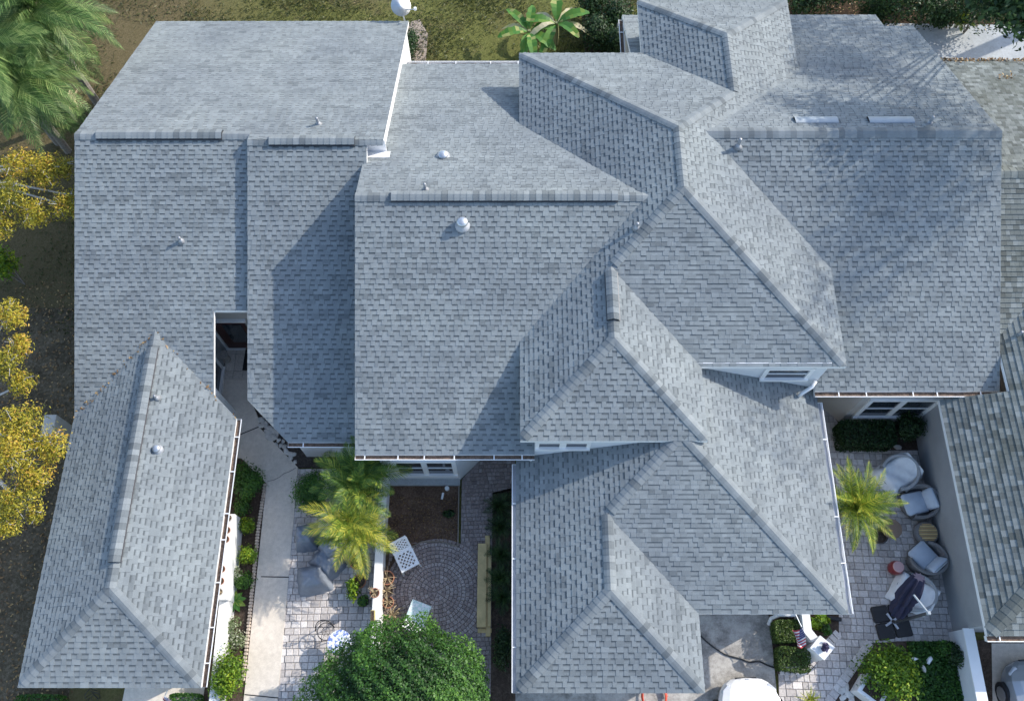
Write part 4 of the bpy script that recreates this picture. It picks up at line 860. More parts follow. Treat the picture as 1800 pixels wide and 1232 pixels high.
# big tree beyond the top right corner, its shade falls over the right roof
vis = [(at(1775, 12, 8.), 1.2), (at(1808, 42, 8.), 1.1), (at(1745, -8, 8.2), .9), (at(1830, 10, 8.5), 1.6), (at(1790, -25, 8.6), 1.5)]
clump_tree('oak_tree', (24., 27.), 15, vis+[(Vector(c), r, dn) for c, r, dn in (((20.6, 24.8, 11.5), 2.0, .8), ((23, 26, 13), 2.4, .8), ((21, 28, 11), 2.2, 1), ((24.5, 23.2, 13), 2.4, .3), ((22.4, 22.0, 13.), 2., .28), ((25.5, 27.5, 12), 2.4, .8), ((19.8, 23., 13.2), 1.5, .5), ((23.5, 20.2, 14), 2.2, .28), ((26.5, 21.5, 16), 2.6, .25), ((28, 24, 17), 2.8, .35), ((24.8, 18.8, 15.5), 2.3, .16), ((28.3, 20.8, 18), 2.6, .2), ((26.4, 17.4, 17), 2.4, .14))], MAT['leaf_dark'], 'spreading dark oak tree overhanging the top right corner', 420, .19, False, asp=.5, rt=.32)
# topiary tree at the bottom
x, y = gxy(705, 1266, 2.2); o = empty('round_tree', (x, y, 0), 0, 'big dense round clipped green tree at the bottom edge', 'tree')
MB().tube([(0, 0, 0), (.03, 0, .6), (0, .02, 1.6)], [.12, .1, .09], 8).build('trunk', MAT['bark'], o)
n = 80000; d = RNG.normal(0, 1, (n, 3)); d /= np.linalg.norm(d, axis=1)[:, None]; d[:, 2] = np.where(d[:, 2] < -.55, -d[:, 2], d[:, 2])
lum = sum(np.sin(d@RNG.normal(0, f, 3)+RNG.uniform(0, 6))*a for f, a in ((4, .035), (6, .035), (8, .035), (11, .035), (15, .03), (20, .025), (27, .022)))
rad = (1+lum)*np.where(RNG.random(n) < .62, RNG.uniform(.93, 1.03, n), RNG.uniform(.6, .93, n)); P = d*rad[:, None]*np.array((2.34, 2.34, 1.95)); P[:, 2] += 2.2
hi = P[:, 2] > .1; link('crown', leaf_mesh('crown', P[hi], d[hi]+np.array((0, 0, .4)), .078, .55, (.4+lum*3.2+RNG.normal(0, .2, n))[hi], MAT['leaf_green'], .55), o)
# left garden bed
put_shrub(437, 845, .6, (.46, .72, .6), 3600, .075, 'leaf_green', 'rounded green bush at the upper end of the garden bed', lump=.35)
put_shrub(425, 890, .3, (.32, .42, .3), 1000, .07, 'leaf_green', 'low green plant below the rounded bush in the garden bed')
put_shrub(432, 924, .3, (.33, .3, .3), 800, .075, 'leaf_lime', 'light green plant in a pot in the garden bed')
put_shrub(437, 975, .3, (.33, .34, .32), 1200, .07, 'leaf_lime', 'bright green plant halfway down the garden bed')
put_shrub(428, 1018, .25, (.34, .34, .3), 1100, .065, 'leaf_green', 'green plant just above the red flowering plant')
for u, v, lb in ((412, 1010, 'pale variegated plant beside the ledge pots'), (405, 1100, 'pale variegated plant below the red flowering plant'), (412, 1125, 'pale variegated plant above the large yellow green bush')): put_shrub(u, v, .25, (.34, .4, .26), 650, .07, 'variegated', lb, k=8)
put_shrub(400, 1185, .55, (.55, .85, .5), 4200, .08, 'leaf_lime', 'large yellow green bush at the lower end of the garden bed')
x, y = gxy(413, 1056, .2); o = empty('flowering_plant', (x, y, 0), 0, 'broad leaved plant with one red flower in the garden bed', 'flowering plant')
for i in range(9):
    az = i*.7+.3; l = .34*random.uniform(.8, 1.15); m = MB(); vs = []
    for k in range(6):
        s = k/5; w = .085*math.sin(math.pi*min(1, s*.92+.06)); vs += [(l*s, w, .15+.25*s-.28*s*s+w*.3), (l*s, 0, .15+.25*s-.28*s*s), (l*s, -w, .15+.25*s-.28*s*s+w*.3)]
    for k in range(5):
        for q in (0, 1): m.add([vs[3*k+q], vs[3*k+3+q], vs[3*k+4+q], vs[3*k+1+q]], [(0, 1, 2, 3)], 0, .35+.3*(i % 3)/2)
    m.build('leaf', MAT['banana'], o, False, Matrix.Rotation(az, 4, 'Z'))
MB().lathe([(.001, .3), (.06, .33), (.07, .38), (.03, .42), (.001, .42)], (-.16, .0, 0), 8, wob=lambda a, z: 1+.25*math.sin(4*a)).build('flower', MAT['flower_red'], o)
put_shrub(549, 862, .7, (.66, .74, .66), 7500, .06, 'leaf_green', 'dense rounded dark green bush beside the pale path', lump=.3, k=26)
for u, v, w, lb in ((70, 1226, 1.2, 'clipped low hedge left of the garage apron'), (325, 1224, .8, 'clipped low hedge right of the garage apron')):
    x, y = gxy(u, v, .4); box_hedge('low_hedge', (x, y-.4, .25), (w*1.1, 1.0, .5), 0, 2600, .07, MAT['leaf_green'], lb)
# shaded bed left of the garage
for u, v, lb in ((878, 890, 'dark spiky plant nearest the gutter end'), (880, 925, 'dark spiky plant second from the gutter end'), (882, 975, 'dark leafy plant above the lumber end'), (880, 1015, 'dark leafy plant beside the middle of the lumber'), (884, 1050, 'dark leafy plant beside the lower lumber'), ):
    x, y = gxy(u, v, .3); palm('spiky_plant', (x, y, 0), .2, 16, .55, lb+' in the shaded bed', MAT['leaf_dark'], ll=.22, lw=.03, n=12, droop=.7, arch=.6, trunk=.03, elev=(0, 1.1), cat='plant', tipy=0)
put_shrub(884, 1140, .35, (.36, .75, .4), 1800, .08, 'leaf_dark', 'dark green shrub at the lower end of the shaded bed')
put_shrub(790, 903, .12, (.2, .14, .14), 240, .1, 'leaf_dark', 'small dark plant growing in the mulch bed', stem=False)
# right court
x, y = gxy(1522, 758, .7); box_hedge('shaded_hedge', (x+.05, y-.05, .38), (1.75, .85, .75), 0, 5200, .075, MAT['leaf_dark'], 'dark clipped hedge under the window in the right court')
put_shrub(1597, 748, .75, (.5, .52, .6), 3200, .075, 'leaf_dark', 'rounded dark bush right of the clipped hedge under the window')
x, y = gxy(1385, 1108, .6); box_hedge('box_hedge', (x, y, .32), (.72, .62, .64), .03, 3600, .05, MAT['hedge'], 'clipped square olive hedge nearest the garage roof'); x, y = gxy(1397, 1158, .6); box_hedge('box_hedge', (x, y, .32), (.9, .66, .62), -.1, 4200, .05, MAT['hedge'], 'clipped olive hedge at the point of the paved path, below the flag')
put_shrub(1440, 1092, .25, (.3, .24, .22), 260, .16, 'leaf_lime', 'lime green broad leaved plant beside the white pillar', k=6, asp=.7)
put_shrub(1450, 1105, .2, (.2, .2, .16), 160, .14, 'leaf_green', 'small green broad leaved plant behind the pillar', k=5, asp=.7)
put_shrub(1562, 1185, .75, (.92, .95, .7), 6500, .095, 'leaf_lime', 'large bright lime green bush at the lower right', lump=.38, k=24)
P = np.stack([RNG.uniform(0, 1, 7000), RNG.uniform(0, 1, 7000), RNG.uniform(.04, .22, 7000)], 1); a, b = at(1592, 1128), at(1702, 1250); P[:, 0] = a.x+(b.x-a.x)*P[:, 0]+.0; P[:, 1] = a.y+(b.y-a.y)*P[:, 1]
o = link('ground_cover', leaf_mesh('ground_cover', P, np.tile(np.array([[0, 0, 1.]]), (7000, 1)), .085, .6, .4+RNG.normal(0, .2, 7000), MAT['leaf_green']), None); tag(o, 'low green ground cover between the lime bush and the white wall', 'ground cover', kind='stuff')
put_shrub(1682, 1150, .4, (.32, .4, .4), 1100, .07, 'leaf_dark', 'small dark reddish shrub against the end of the white capped wall')
put_shrub(1660, 1140, .35, (.3, .3, .3), 700, .07, 'leaf_green', 'small green shrub beside the ground cover near the grey wall')
x, y = gxy(1424, 1230, .2); palm('grass_tuft', (x, y, 0), .05, 40, .45, 'tuft of arching grass at the bottom edge of the paved path', MAT['palm_yellow'], ll=.05, lw=.02, n=6, droop=.8, arch=.9, trunk=.02, elev=(.1, 1.2), cat='grass', tb=.2, tipy=0)
# lawn blades and fallen leaves
def scatter(n, x0, x1, y0, y1, z): return np.stack([RNG.uniform(x0, x1, n), RNG.uniform(y0, y1, n), np.full(n, z)], 1)
P = np.concatenate([scatter(42000, -13, 6, 19.5, 27, .0), scatter(12000, -19, -12.5, 12, 27, .0)]); n = len(P); keep = RNG.random(n) < np.clip(.55+.6*np.sin(P[:, 0]*.9+1.3*np.sin(P[:, 1]*.7))*np.sin(P[:, 1]*1.1), .12, 1); P = P[keep]; n = len(P); P[:, 2] += RNG.uniform(0, .03, n)
MAT['grass'] = leaf('grass_blade', [(0, (.024, .036, .01)), (.5, (.065, .085, .022)), (.8, (.13, .13, .04)), (1, (.23, .18, .09))], .25)
o = link('lawn_grass', leaf_mesh('lawn_grass', P, np.tile(np.array([[0, .3, 1.]]), (n, 1)), .13, .25, .45+RNG.normal(0, .25, n), MAT['grass'], .7), None); tag(o, 'patchy short lawn grass behind the houses', 'grass', kind='stuff')
P = np.concatenate([scatter(2600, -17, -12.4, 0, 14, .0), scatter(1500, 9, 19, 25, 31, .05)]); pn = len(P)
q = at(1665, 106, 3.1); w = []
for i in range(900): w.append((random.uniform(13.2, 22), jn-random.random()**2*.35, J_N.z(0, jn)+.05+random.uniform(0, .05)))
for i in range(45): s = random.random(); w.append(tuple(Vector((xl, yLr, zl)).lerp(Vector((Lx0, yLe, zL)), s)+Vector((random.uniform(-.06, .1), random.uniform(-.06, .1), .05))))
for i in range(20): s = random.random()**.8; w.append(tuple(Vector((xl, yLr, zl)).lerp(Vector((Lx1, yLe, zL)), s)+Vector((random.uniform(-.1, .05), random.uniform(-.06, .1), .05))))
q = J_N.at(1768, 138)
for i in range(30): w.append((q.x+random.gauss(0, .2), q.y+random.gauss(0, .12), q.z+.05))
P = np.concatenate([P, np.array(w)]); n = len(P); MAT['litter'] = leaf('dead_leaf', [(0, (.10, .055, .025)), (.5, (.26, .15, .06)), (1, (.48, .33, .14))], .15)
o = link('fallen_leaves', leaf_mesh('fallen_leaves', P, np.tile(np.array([[0, 0, 1.]]), (n, 1)), .1, .5, .5+RNG.normal(0, .25, n), MAT['litter'], .35), None); tag(o, 'scattered brown and orange fallen leaves on ground and roof valleys', 'leaves', kind='stuff')
P = np.array([(random.uniform(-4, -1.2), random.uniform(2.5, 6.5), .03) for i in range(2600)]); a = pp((683, 848), (805, 848), (804, 955), (776, 951), (742, 950), (690, 990)); P = np.array([p for p in P if inside((p[0], p[1]), a)])
o = link('mulch_chips', leaf_mesh('mulch_chips', P, np.tile(np.array([[0, 0, 1.]]), (len(P), 1)), .07, .3, .3+RNG.normal(0, .25, len(P)), MAT['litter'], .4), None); tag(o, 'loose brown mulch chips in the bed under the window', 'mulch', kind='stuff')
# ================================================================ THINGS
def thing(name, u, v, z, rz, label, cat, group=None):
    q = at(u, v, z); return empty(name, (q.x, q.y, z), rz, label, cat, group)
MAT['tarp'] = plain('grey_tarpaulin', (.19, .215, .255), .5, 0, .15, 3)
MAT['terracotta'] = plain('terracotta', (.36, .16, .095), .85, 0, .2, 8)
MAT['darkpot'] = plain('dark_pot', (.06, .05, .05), .7)
MAT['wicker'] = plain('grey_wicker', (.17, .17, .175), .85, 0, .25, 40, .01)
MAT['cushion'] = plain('pale_blue_cushion', (.50, .56, .64), .9, 0, .06, 6)
MAT['cover'] = plain('pale_cover_cloth', (.72, .74, .76), .8, 0, .1, 5)
MAT['cover_grey'] = plain('grey_cover_cloth', (.34, .35, .36), .8, 0, .1, 5)
MAT['navy'] = plain('navy_canvas', (.018, .018, .045), .85, 0, .2, 6)
MAT['plastic'] = plain('white_plastic', (.82, .82, .82), .4, 0, .03, 3)
MAT['timber'] = plain('fresh_timber', (.62, .46, .22), .8, 0, .15, 4, .004)
MAT['red'] = plain('red_ceramic', (.22, .025, .025), .3)
MAT['pink'] = plain('pink_ceramic', (.55, .33, .32), .4)
# divider wall with pots
wl = [at(668, 838, .75), at(661, 940, .75), at(652, 1112, .75), at(646, 1240, .75)]; wlr = [at(682, 838, .75), at(675, 940, .75), at(667, 1112, .75), at(661, 1240, .75)]
dw = empty('divider_wall', (wl[1].x, wl[1].y, 0), 0, 'low white masonry wall between the two courtyards', 'wall')
hb(MB().prism([(p.x+.02, p.y) for p in wl]+[(p.x-.02, p.y) for p in wlr[::-1]], 0, .69), 'wall', MAT['white'], dw); hb(MB().prism([(p.x, p.y) for p in wl]+[(p.x, p.y) for p in wlr[::-1]], .692, .75), 'coping', MAT['trim'], dw)
lg = empty('ledge_wall', (at(396, 980).x, at(396, 980).y, 0), 0, 'white ledge wall carrying small pots beside the garage wing', 'wall')
def quad(*uvz): return [(lambda q: (q.x, q.y))(at(*t)) for t in uvz]
la, lb_ = at(413, 903, .9), at(398, 1053, .9); ld = (lb_-la)/(lb_.y-la.y)
def lx(y): return la.x+ld.x*(y-la.y)
hb(MB().prism([(lx(la.y)-.3, la.y), (lx(la.y), la.y), (lx(lb_.y), lb_.y), (lx(lb_.y)-.3, lb_.y)], 0, .9), 'ledge', MAT['trim'], lg); hb(MB().prism([(lx(lb_.y)-.29, lb_.y-.01), (lx(lb_.y)-.01, lb_.y-.01), (lx(-1)-.01, -1), (lx(-1)-.29, -1)], 0, .62), 'ledge', MAT['trim'], lg)
# pots
def pot(name, u, v, z, r, h, mat, label, cat='pot', plant=None, group=None):
    o = thing(name, u, v, z, 0, label, cat, group); m = MB(); m.lathe([(r*.68, 0), (r*.92, h*.86), (r*1.08, h*.86), (r*1.08, h), (r*.92, h), (r*.88, h*.86)], (0, 0, 0), 18, cap=False); m.lathe([(.001, .004), (r*.68, .004)], (0, 0, 0), 18, cap=False); m.build('pot_body', MAT[mat], o, True)
    MB().lathe([(r*.9, h*.88), (.001, h*.9)], (0, 0, 0), 14, cap=False).build('soil', MAT['soil'], o)
    if plant == 'twig':
        t = MB()
        for i in range(10):
            a = random.random()*6.3; t.tube([(0, 0, h*.85), (r*.5*math.cos(a), r*.5*math.sin(a), h+.12), (r*1.5*math.cos(a), r*1.5*math.sin(a), h+random.uniform(.02, .28))], [.012, .009, .004], 4)
        t.build('dead_stems', MAT['dry'], o)
    elif plant:
        n = 260; P, N, tt = blob_points(n, (0, 0, h+r*.6), (r*1.25, r*1.25, r*1.0), 7, .45, .2); link('foliage', leaf_mesh('foliage', P, N, r*.55, .5, tt, MAT[plant]), o)
    return o
for k, (u, v, mt, lb) in enumerate(((404, 912, 'stone', 'pale round pot topmost on the white ledge'), (401, 933, 'terracotta', 'reddish small pot second from the top of the ledge'), (399, 949, 'terracotta', 'reddish small pot third from the top of the ledge'), (392, 1001, 'terracotta', 'small brown pot below the gap on the ledge'), (390, 1022, 'terracotta', 'small reddish pot second from the lower ledge end'), (388, 1041, 'stone', 'pale pot with dead stems at the lower ledge end'))):
    pot('ledge_pot', u, v, .9, .095, .13, mt, lb, plant='twig' if k in (0, 5) else None, group='small pots on the white ledge')
pot('clay_pot', 683, 1018, .0, .2, .34, 'terracotta', 'topmost clay pot with dead stems beside the divider wall', plant='twig'); pot('clay_pot', 682, 1040, 0, .19, .3, 'darkpot', 'dark middle pot with dry twigs beside the divider wall', plant='twig'); pot('clay_pot', 684, 1060, 0, .16, .25, 'terracotta', 'smallest lowest clay pot beside the divider wall', plant='twig')
pot('wall_pot', 660, 1043, .75, .13, .18, 'terracotta', 'reddish pot with curled stems on top of the divider wall', plant='twig'); pot('plant_pot', 634, 1024, 0, .19, .3, 'terracotta', 'round clay pot with spilling green plant on the left patio', plant=None); put_shrub(620, 1036, .32, (.26, .4, .25), 480, .1, 'leaf_lime', 'spilling light green plant leaning out of the clay pot', stem=True)
pot('plant_pot', 641, 1058, 0, .16, .28, 'darkpot', 'dark pot with a green plant below the clay pot', plant='leaf_green'); pot('palm_pot', 631, 990, 0, .22, .35, 'terracotta', 'clay pot holding the yellow green palm')
o = thing('window_box', 656, 1083, .75, .05, 'small narrow yellowish planter box on the divider wall', 'planter'); MB().box((0, 0, .07), (.12, .32, .14), bev=.01).build('box', plain('ochre_box', (.42, .36, .14), .7), o); MB().box((0, 0, .141), (.09, .28, .01)).build('soil', MAT['soil'], o)
o = thing('dead_plant', 690, 1082, 0, 0, 'heap of dead twisted stems next to the pots', 'dead plant'); m = MB()
for i in range(26):
    a = random.random()*6.3; r = random.uniform(.2, .55); m.tube([(0, 0, .02), (r*.5*math.cos(a), r*.5*math.sin(a), random.uniform(.1, .25)), (r*math.cos(a), r*math.sin(a)*.8, random.uniform(.02, .15))], [.02, .014, .005], 4)
m.build('stems', MAT['dry'], o); pot('bed_pot', 419, 938, .02, .11, .16, 'terracotta', 'small clay pot in the garden bed by the ledge')
# covered furniture
def cover(u, v, z, w, d, h, rz, label, seed, mat='tarp', name='covered_furniture', cat='covered furniture', dome=.25):
    o = thing(name, u, v, 0, rz, label, cat); n = 22; rs = np.random.default_rng(seed); ph = rs.uniform(0, 6, 8); V = []
    for j in range(n+1):
        for i in range(n+1):
            a, b = i/n*2-1, j/n*2-1; k = max(abs(a), abs(b)); s = 1 if k < 1e-6 else math.hypot(a, b)/k; t = min(1, max(0, (k-.62)/.38)); e = .72 if k < .62 else .72+.28*t
            q = a*(.8+.2/s), b*(.8+.2/s); wr = .012*(math.sin(q[0]*7+ph[0]+2*q[1])+math.sin(q[1]*9+ph[1]-3*q[0])+math.sin((q[0]+q[1])*11+ph[2])); fold = .03*math.sin(math.atan2(b, a)*9+ph[3])*t
            sc = (.9 if k < .62 else .9+.16*t)+fold; z = h*(1-dome*k*k) if k < .62 else h*(1-dome*.38)*(1-t**1.3)
            V.append((q[0]*w/2*sc, q[1]*d/2*sc, max(.012, z+wr*(1-t*.6))))
    m = MB(); m.add(V, [(j*(n+1)+i, j*(n+1)+i+1, (j+1)*(n+1)+i+1, (j+1)*(n+1)+i) for j in range(n) for i in range(n)]); m.build('cloth', MAT[mat], o, True)
    c = MB(); c.box((0, 0, h*.3), (w*.6, d*.6, h*.5), bev=.05); c.build('frame', MAT['metal_dark'], o); return o
cover(541, 946, 0, .68, .8, .75, .12, 'grey tarpaulin cover nearest the path, topmost of the covered pieces', 1)
cover(584, 968, 0, .6, .75, .7, .75, 'grey tarpaulin cover tucked under the yellow palm', 2)
cover(577, 990, 0, .95, .75, .55, -.7, 'flat grey tarpaulin cover in the middle of the covered pieces', 3)
cover(554, 1019, 0, 1.0, .85, .68, .2, 'crumpled shiny grey tarpaulin cover, lowest of the covered pieces', 4, dome=.45)
# wire chair and mosaic table
o = thing('wire_chair', 578, 1112, 0, .2, 'black wire garden chair on the sunlit pavers', 'chair')
def ringp(r, z, n=16, sy=1, cx=0): return [(cx+r*math.cos(2*math.pi*k/n), r*sy*math.sin(2*math.pi*k/n), z) for k in range(n+1)]
m = MB(); m.tube(ringp(.24, .45), .012, 6); 
for k in range(6): a = 2*math.pi*k/6; m.tube([(0, 0, .43), (.24*math.cos(a), .24*math.sin(a), .45)], .006, 4)
m.tube(ringp(.12, .44), .006, 4); m.build('seat', MAT['black'], o)
m = MB(); m.tube([(.27*math.cos(a), .27*math.sin(a), .45+.42*math.sin((a-.2)/(math.pi-.4)*math.pi)**.6) for a in np.linspace(.21, math.pi-.21, 15)], .013, 6); m.tube([(.27*math.cos(a), .27*math.sin(a), .62) for a in np.linspace(.1, math.pi-.1, 12)], .009, 5); m.build('backrest', MAT['black'], o)
for a in (.8, 2.3, 3.9, 5.5): MB().tube([(.22*math.cos(a), .22*math.sin(a), .45), (.3*math.cos(a), .3*math.sin(a), .0)], .012, 6).build('leg', MAT['black'], o)
o = thing('mosaic_table', 604, 1132, 0, 0, 'round white and blue table half hidden by the round tree', 'table'); k = NT('blue_white_mosaic'); k.fin(k.ramp(k.noise(14, 3, .6), [(.5, (.78, .8, .83)), (.56, (.15, .22, .5))]), .35); MB().lathe([(.001, .64), (.33, .64), (.34, .66), (.33, .68), (.001, .68)], (0, 0, 0), 28).build('tabletop', k.mat, o)
MB().lathe([(.18, 0), (.05, .04), (.03, .3), (.05, .64)], (0, 0, 0), 12).build('pedestal', MAT['black'], o)
# white lattice chairs
def lattice_chair(u, v, rz, label, seat_mat=None):
    o = thing('lattice_chair', u, v, 0, rz, label, 'chair')
    def panel(w, h, mw, name, bars=7):
        m = MB(); m.box((0, -h/2+.03, 0), (w, .06, .025)).box((0, h/2-.03, 0), (w*.94, .06, .025)).box((-w/2+.03, 0, 0), (.06, h-.12, .024)).box((w/2-.03, 0, 0), (.06, h-.12, .024))
        for s in (-1, 1):
            for i in range(-bars, bars+1):
                c = i*.11; # bars along diagonals clipped to the panel
                pts = []
                for t in np.linspace(-1, 1, 41):
                    x, y = c+t*.5, s*t*.5
                    if abs(x) < w/2-.03 and abs(y) < h/2-.03: pts.append((x, y))
                if len(pts) > 2:
                    a, b = Vector((*pts[0], s*.002)), Vector((*pts[-1], s*.002)); m.box((a+b)/2, ((b-a).length+.04, .03, .014), math.atan2(b.y-a.y, b.x-a.x))
        return m.build(name, MAT['plastic'], o, False, mw)
    if seat_mat: MB().box((0, 0, .42), (.52, .52, .03), bev=.012).build('seat', seat_mat, o)
    else: panel(.5, .5, Matrix.Translation((0, 0, .42)), 'seat')
    panel(.5, .48, Matrix.Translation((0, .36, .62))@Matrix.Rotation(R(62), 4, 'X'), 'backrest', 7)
    for x in (-.22, .22):
        for y in (-.22, .22): MB().tube([(x, y, .42), (x*1.15, y*1.15, 0)], [.026, .02], 6).build('leg', MAT['plastic'], o)
    o.scale = (1.15,)*3; return o
lattice_chair(718, 988, R(28), 'white lattice plastic chair beside the mulch bed')
k = NT('pale_green_glass_print'); k.fin(k.ramp(k.noise(9, 4, .7), [(.42, (.78, .80, .79)), (.52, (.42, .62, .56)), (.6, (.75, .78, .77))]), .3)
lattice_chair(738, 1080, R(160), 'white chair with pale green patterned seat near the round tree', k.mat)
# lumber
for (u0, v0), (u1, v1), w, z, lb in (((848, 955), (846, 1102), .26, .16, 'wide pale timber board on top of the lumber pile'), ((857, 941), (858, 1118), .14, .07, 'longer narrow timber board under the wide one'), ((861, 975), (860, 1100), .09, .13, 'thin timber board along the right of the lumber pile')):
    a, b = at(u0, v0, z), at(u1, v1, z); m = MB(); m.box((0, 0, 0), ((b-a).length, w, .045), bev=.004); o = m.build('timber_board', MAT['timber'], None, False, Matrix.Translation((a+b)/2)@Matrix.Rotation(math.atan2(b.y-a.y, b.x-a.x), 4, 'Z')); tag(o, lb, 'board', 'lumber beside the shaded bed')
o = thing('timber_block', 852, 1108, 0, 0, 'short timber block supporting the lumber pile', 'board'); MB().box((0, 0, .03), (.4, .12, .06)).build('block', MAT['timber'], o)
# little things in the mulch bed
o = thing('drain_pipe_stub', 786, 859, .02, 0, 'round white drain cap in the mulch bed', 'drain cap'); MB().lathe([(.07, 0), (.07, .1), (.06, .12), (.001, .12)], (0, 0, 0), 16).build('cap', MAT['plastic'], o)
o = thing('plastic_tube', 778, 872, .05, 1.4, 'short white plastic tube lying in the mulch', 'tube'); MB().tube([(-.1, 0, .03), (.1, 0, .03)], .035, 10).build('tube', MAT['plastic'], o)
# entry things
MAT['mat'] = plain('black_doormat', (.016, .016, .017), .95, 0, .3, 30)
p0 = pp((432, 612), (450, 612), (450, 652), (426, 651), z=.07); o = MB().prism(p0, .068, .08).build('doormat', MAT['mat']); tag(o, 'plain black doormat on the tiled entry', 'doormat')
k = NT('patterned_mat'); k.fin(k.ramp(k.noise(40, 2), [(.45, (.02, .02, .022)), (.55, (.25, .25, .26))]), .95); o = MB().prism(pp((412, 588), (440, 588), (440, 603), (411, 603), z=.07), .068, .08).build('doormat', k.mat); tag(o, 'grey patterned doormat at the entry door', 'doormat')
o = thing('wicker_stool', 399, 632, .06, 0, 'small round pale wicker stool in the entry', 'stool'); MB().lathe([(.14, 0), (.11, .2), (.15, .4), (.15, .43), (.001, .43)], (0, 0, 0), 18).build('body', plain('pale_wicker', (.35, .32, .29), .85, 0, .3, 30), o)
# satellite dish, air conditioner, tan panel, flags
o = empty('satellite_dish', (Ax1-.15, An+.1, A_N.z(0, An)), 0, 'white oval satellite dish at the rear roof corner', 'satellite dish')
m = MB(); n = 24; prof = [(r, .16*r*r*3) for r in (.001, .12, .24, .33, .36)]; m.lathe(prof, (0, 0, 0), n, sy=1.0); Rm = Matrix.Translation((-.1, .2, .42))@Matrix.Rotation(R(25), 4, 'Z')@Matrix.Rotation(R(38), 4, 'X')
m.build('dish', MAT['plastic'], o, True, Rm); MB().tube([(0, .05, -.3), (-.05, .12, .1), (-.1, .2, .42)], .03, 8).build('mast', MAT['metal'], o); MB().tube([(-.1, .2, .3), (.2, .05, .4), (.42, -.05, .52)], .018, 6).build('arm', MAT['metal'], o); MB().box((.44, -.06, .55), (.1, .08, .12), .4, bev=.015).build('receiver', MAT['plastic'], o)
o = thing('air_conditioner', 1099, 78, 0, .05, 'grey air conditioner unit beside the rear white wall', 'air conditioner'); MB().box((0, 0, .42), (.8, .8, .84), bev=.05).build('cabinet', plain('ac_grey', (.48, .47, .44), .6), o); MB().lathe([(.34, .842), (.33, .87), (.001, .87)], (0, 0, 0), 24).build('grille', MAT['metal_dark'], o)
for i in range(4): MB().box((0, 0, .885), (.62, .05, .012), i*math.pi/4).build('fan_blade', MAT['metal'], o)
o = thing('utility_panel', 117, 770, 0, 0, 'tan utility box against the left garage wall', 'utility box'); MB().box((0, 0, .6), (.38, .75, 1.2), bev=.02).build('cabinet', plain('tan_panel', (.46, .44, .40), .7), o); MB().box((0, -.38, .7), (.3, .02, .9)).build('door', plain('tan_panel_door', (.40, .385, .35), .6), o)
def flag(u, v, z, L, pole0, pole1, label, w=.5, h=.32, rz=0):
    o = thing('flag', u, v, z, rz, label, 'flag'); b = o.location
    MB().tube([Vector(pole0)-b, Vector(pole1)-b], .012, 6).build('pole', MAT['metal'], o); k = 13; m = MB(); nx = 14; P = Vector(pole1)-b
    def S(i, j):
        s, t = i/nx, j/k; return Vector((-.16*s+.1*t+.03*math.sin(s*5+t*2), -.28*t*L-.16*s*math.sin(1+s*2), .08*math.sin(s*6+t*4)-.25*s-.15*t))
    for j in range(k):
        for i in range(nx):
            blue = i < 6 and j < 7; m.add([P+S(i, j), P+S(i+1, j), P+S(i+1, j+1), P+S(i, j+1)], [(0, 1, 2, 3)], 2 if blue else (0 if j % 2 == 0 else 1))
    m.build('cloth', [plain('flag_red', (.42, .04, .06), .8), plain('flag_white', (.7, .68, .68), .8), plain('flag_blue', (.06, .06, .16), .8)], o, True)
    st = MB()
    for j in range(4):
        for i in range(5): st.box(P+S(.6+i*1.1, 1+j*1.5)+Vector((0, -.003, .006)), (.012, .012, .004))
    st.build('stars', MAT['plastic'], o); return o
flag(1405, 1120, .8, 1.7, at(1397, 1076, 1.3), at(1409, 1101, 1.25), 'striped flag with blue starred corner hanging over the clipped hedges')
flag(291, 1224, .5, .5, at(295, 1212, .9), at(290, 1221, .8), 'small striped flag at the garage apron by the lower roof edge')
# pillar, hoses, planter
o = thing('white_wall', 1420, 1100, 0, 0, 'short white garden wall ending at the square pillar', 'wall'); hb(MB().prism(quad((1408, 1066, .8), (1422, 1066, .8), (1427, 1106, .8), (1440, 1122, .8), (1428, 1128, .8), (1413, 1110, .8)), 0, .8), 'wall', MAT['trim'], o)
o = thing('white_pillar', 1446, 1138, 0, 0, 'square white pillar with dark flower pot beside the paved path', 'pillar'); pq = quad((1442, 1117, 1.), (1467, 1137, 1.), (1449, 1159, 1.), (1425, 1138, 1.)); hb(MB().prism(pq, 0, .93), 'shaft', MAT['trim'], o); c = sum((Vector(p) for p in pq), Vector((0, 0)))/4; hb(MB().prism([tuple(c+(Vector(p)-c)*1.04) for p in pq], .932, 1.), 'cap', MAT['trim'], o)
o = thing('flower_pot', 1449, 1137, 1.0, 0, 'dark purple plant in a small pot on top of the white pillar', 'pot'); MB().lathe([(.06, 0), (.08, .1), (.001, .1)], (0, 0, 0), 12).build('pot_body', MAT['darkpot'], o); P, N, t = blob_points(70, (0, 0, .14), (.13, .13, .09), 5, .5); link('foliage', leaf_mesh('foliage', P, N, .11, .6, t, plain('purple_leaf', (.05, .04, .09), .6)), o)
def hose(pts, r, mat, name, label, cat='hose'):
    P = [Vector(p) for p in pts]; out = []
    for i in range(len(P)-1):
        p0, p1, p2, p3 = P[max(i-1, 0)], P[i], P[i+1], P[min(i+2, len(P)-1)]
        for s in np.linspace(0, 1, 6)[:-1]: out.append(.5*((2*p1)+(-p0+p2)*s+(2*p0-5*p1+4*p2-p3)*s*s+(-p0+3*p1-3*p2+p3)*s**3))
    out.append(P[-1]); o = MB().tube(out, r, 6).build(name, mat, None, True); return tag(o, label, cat)
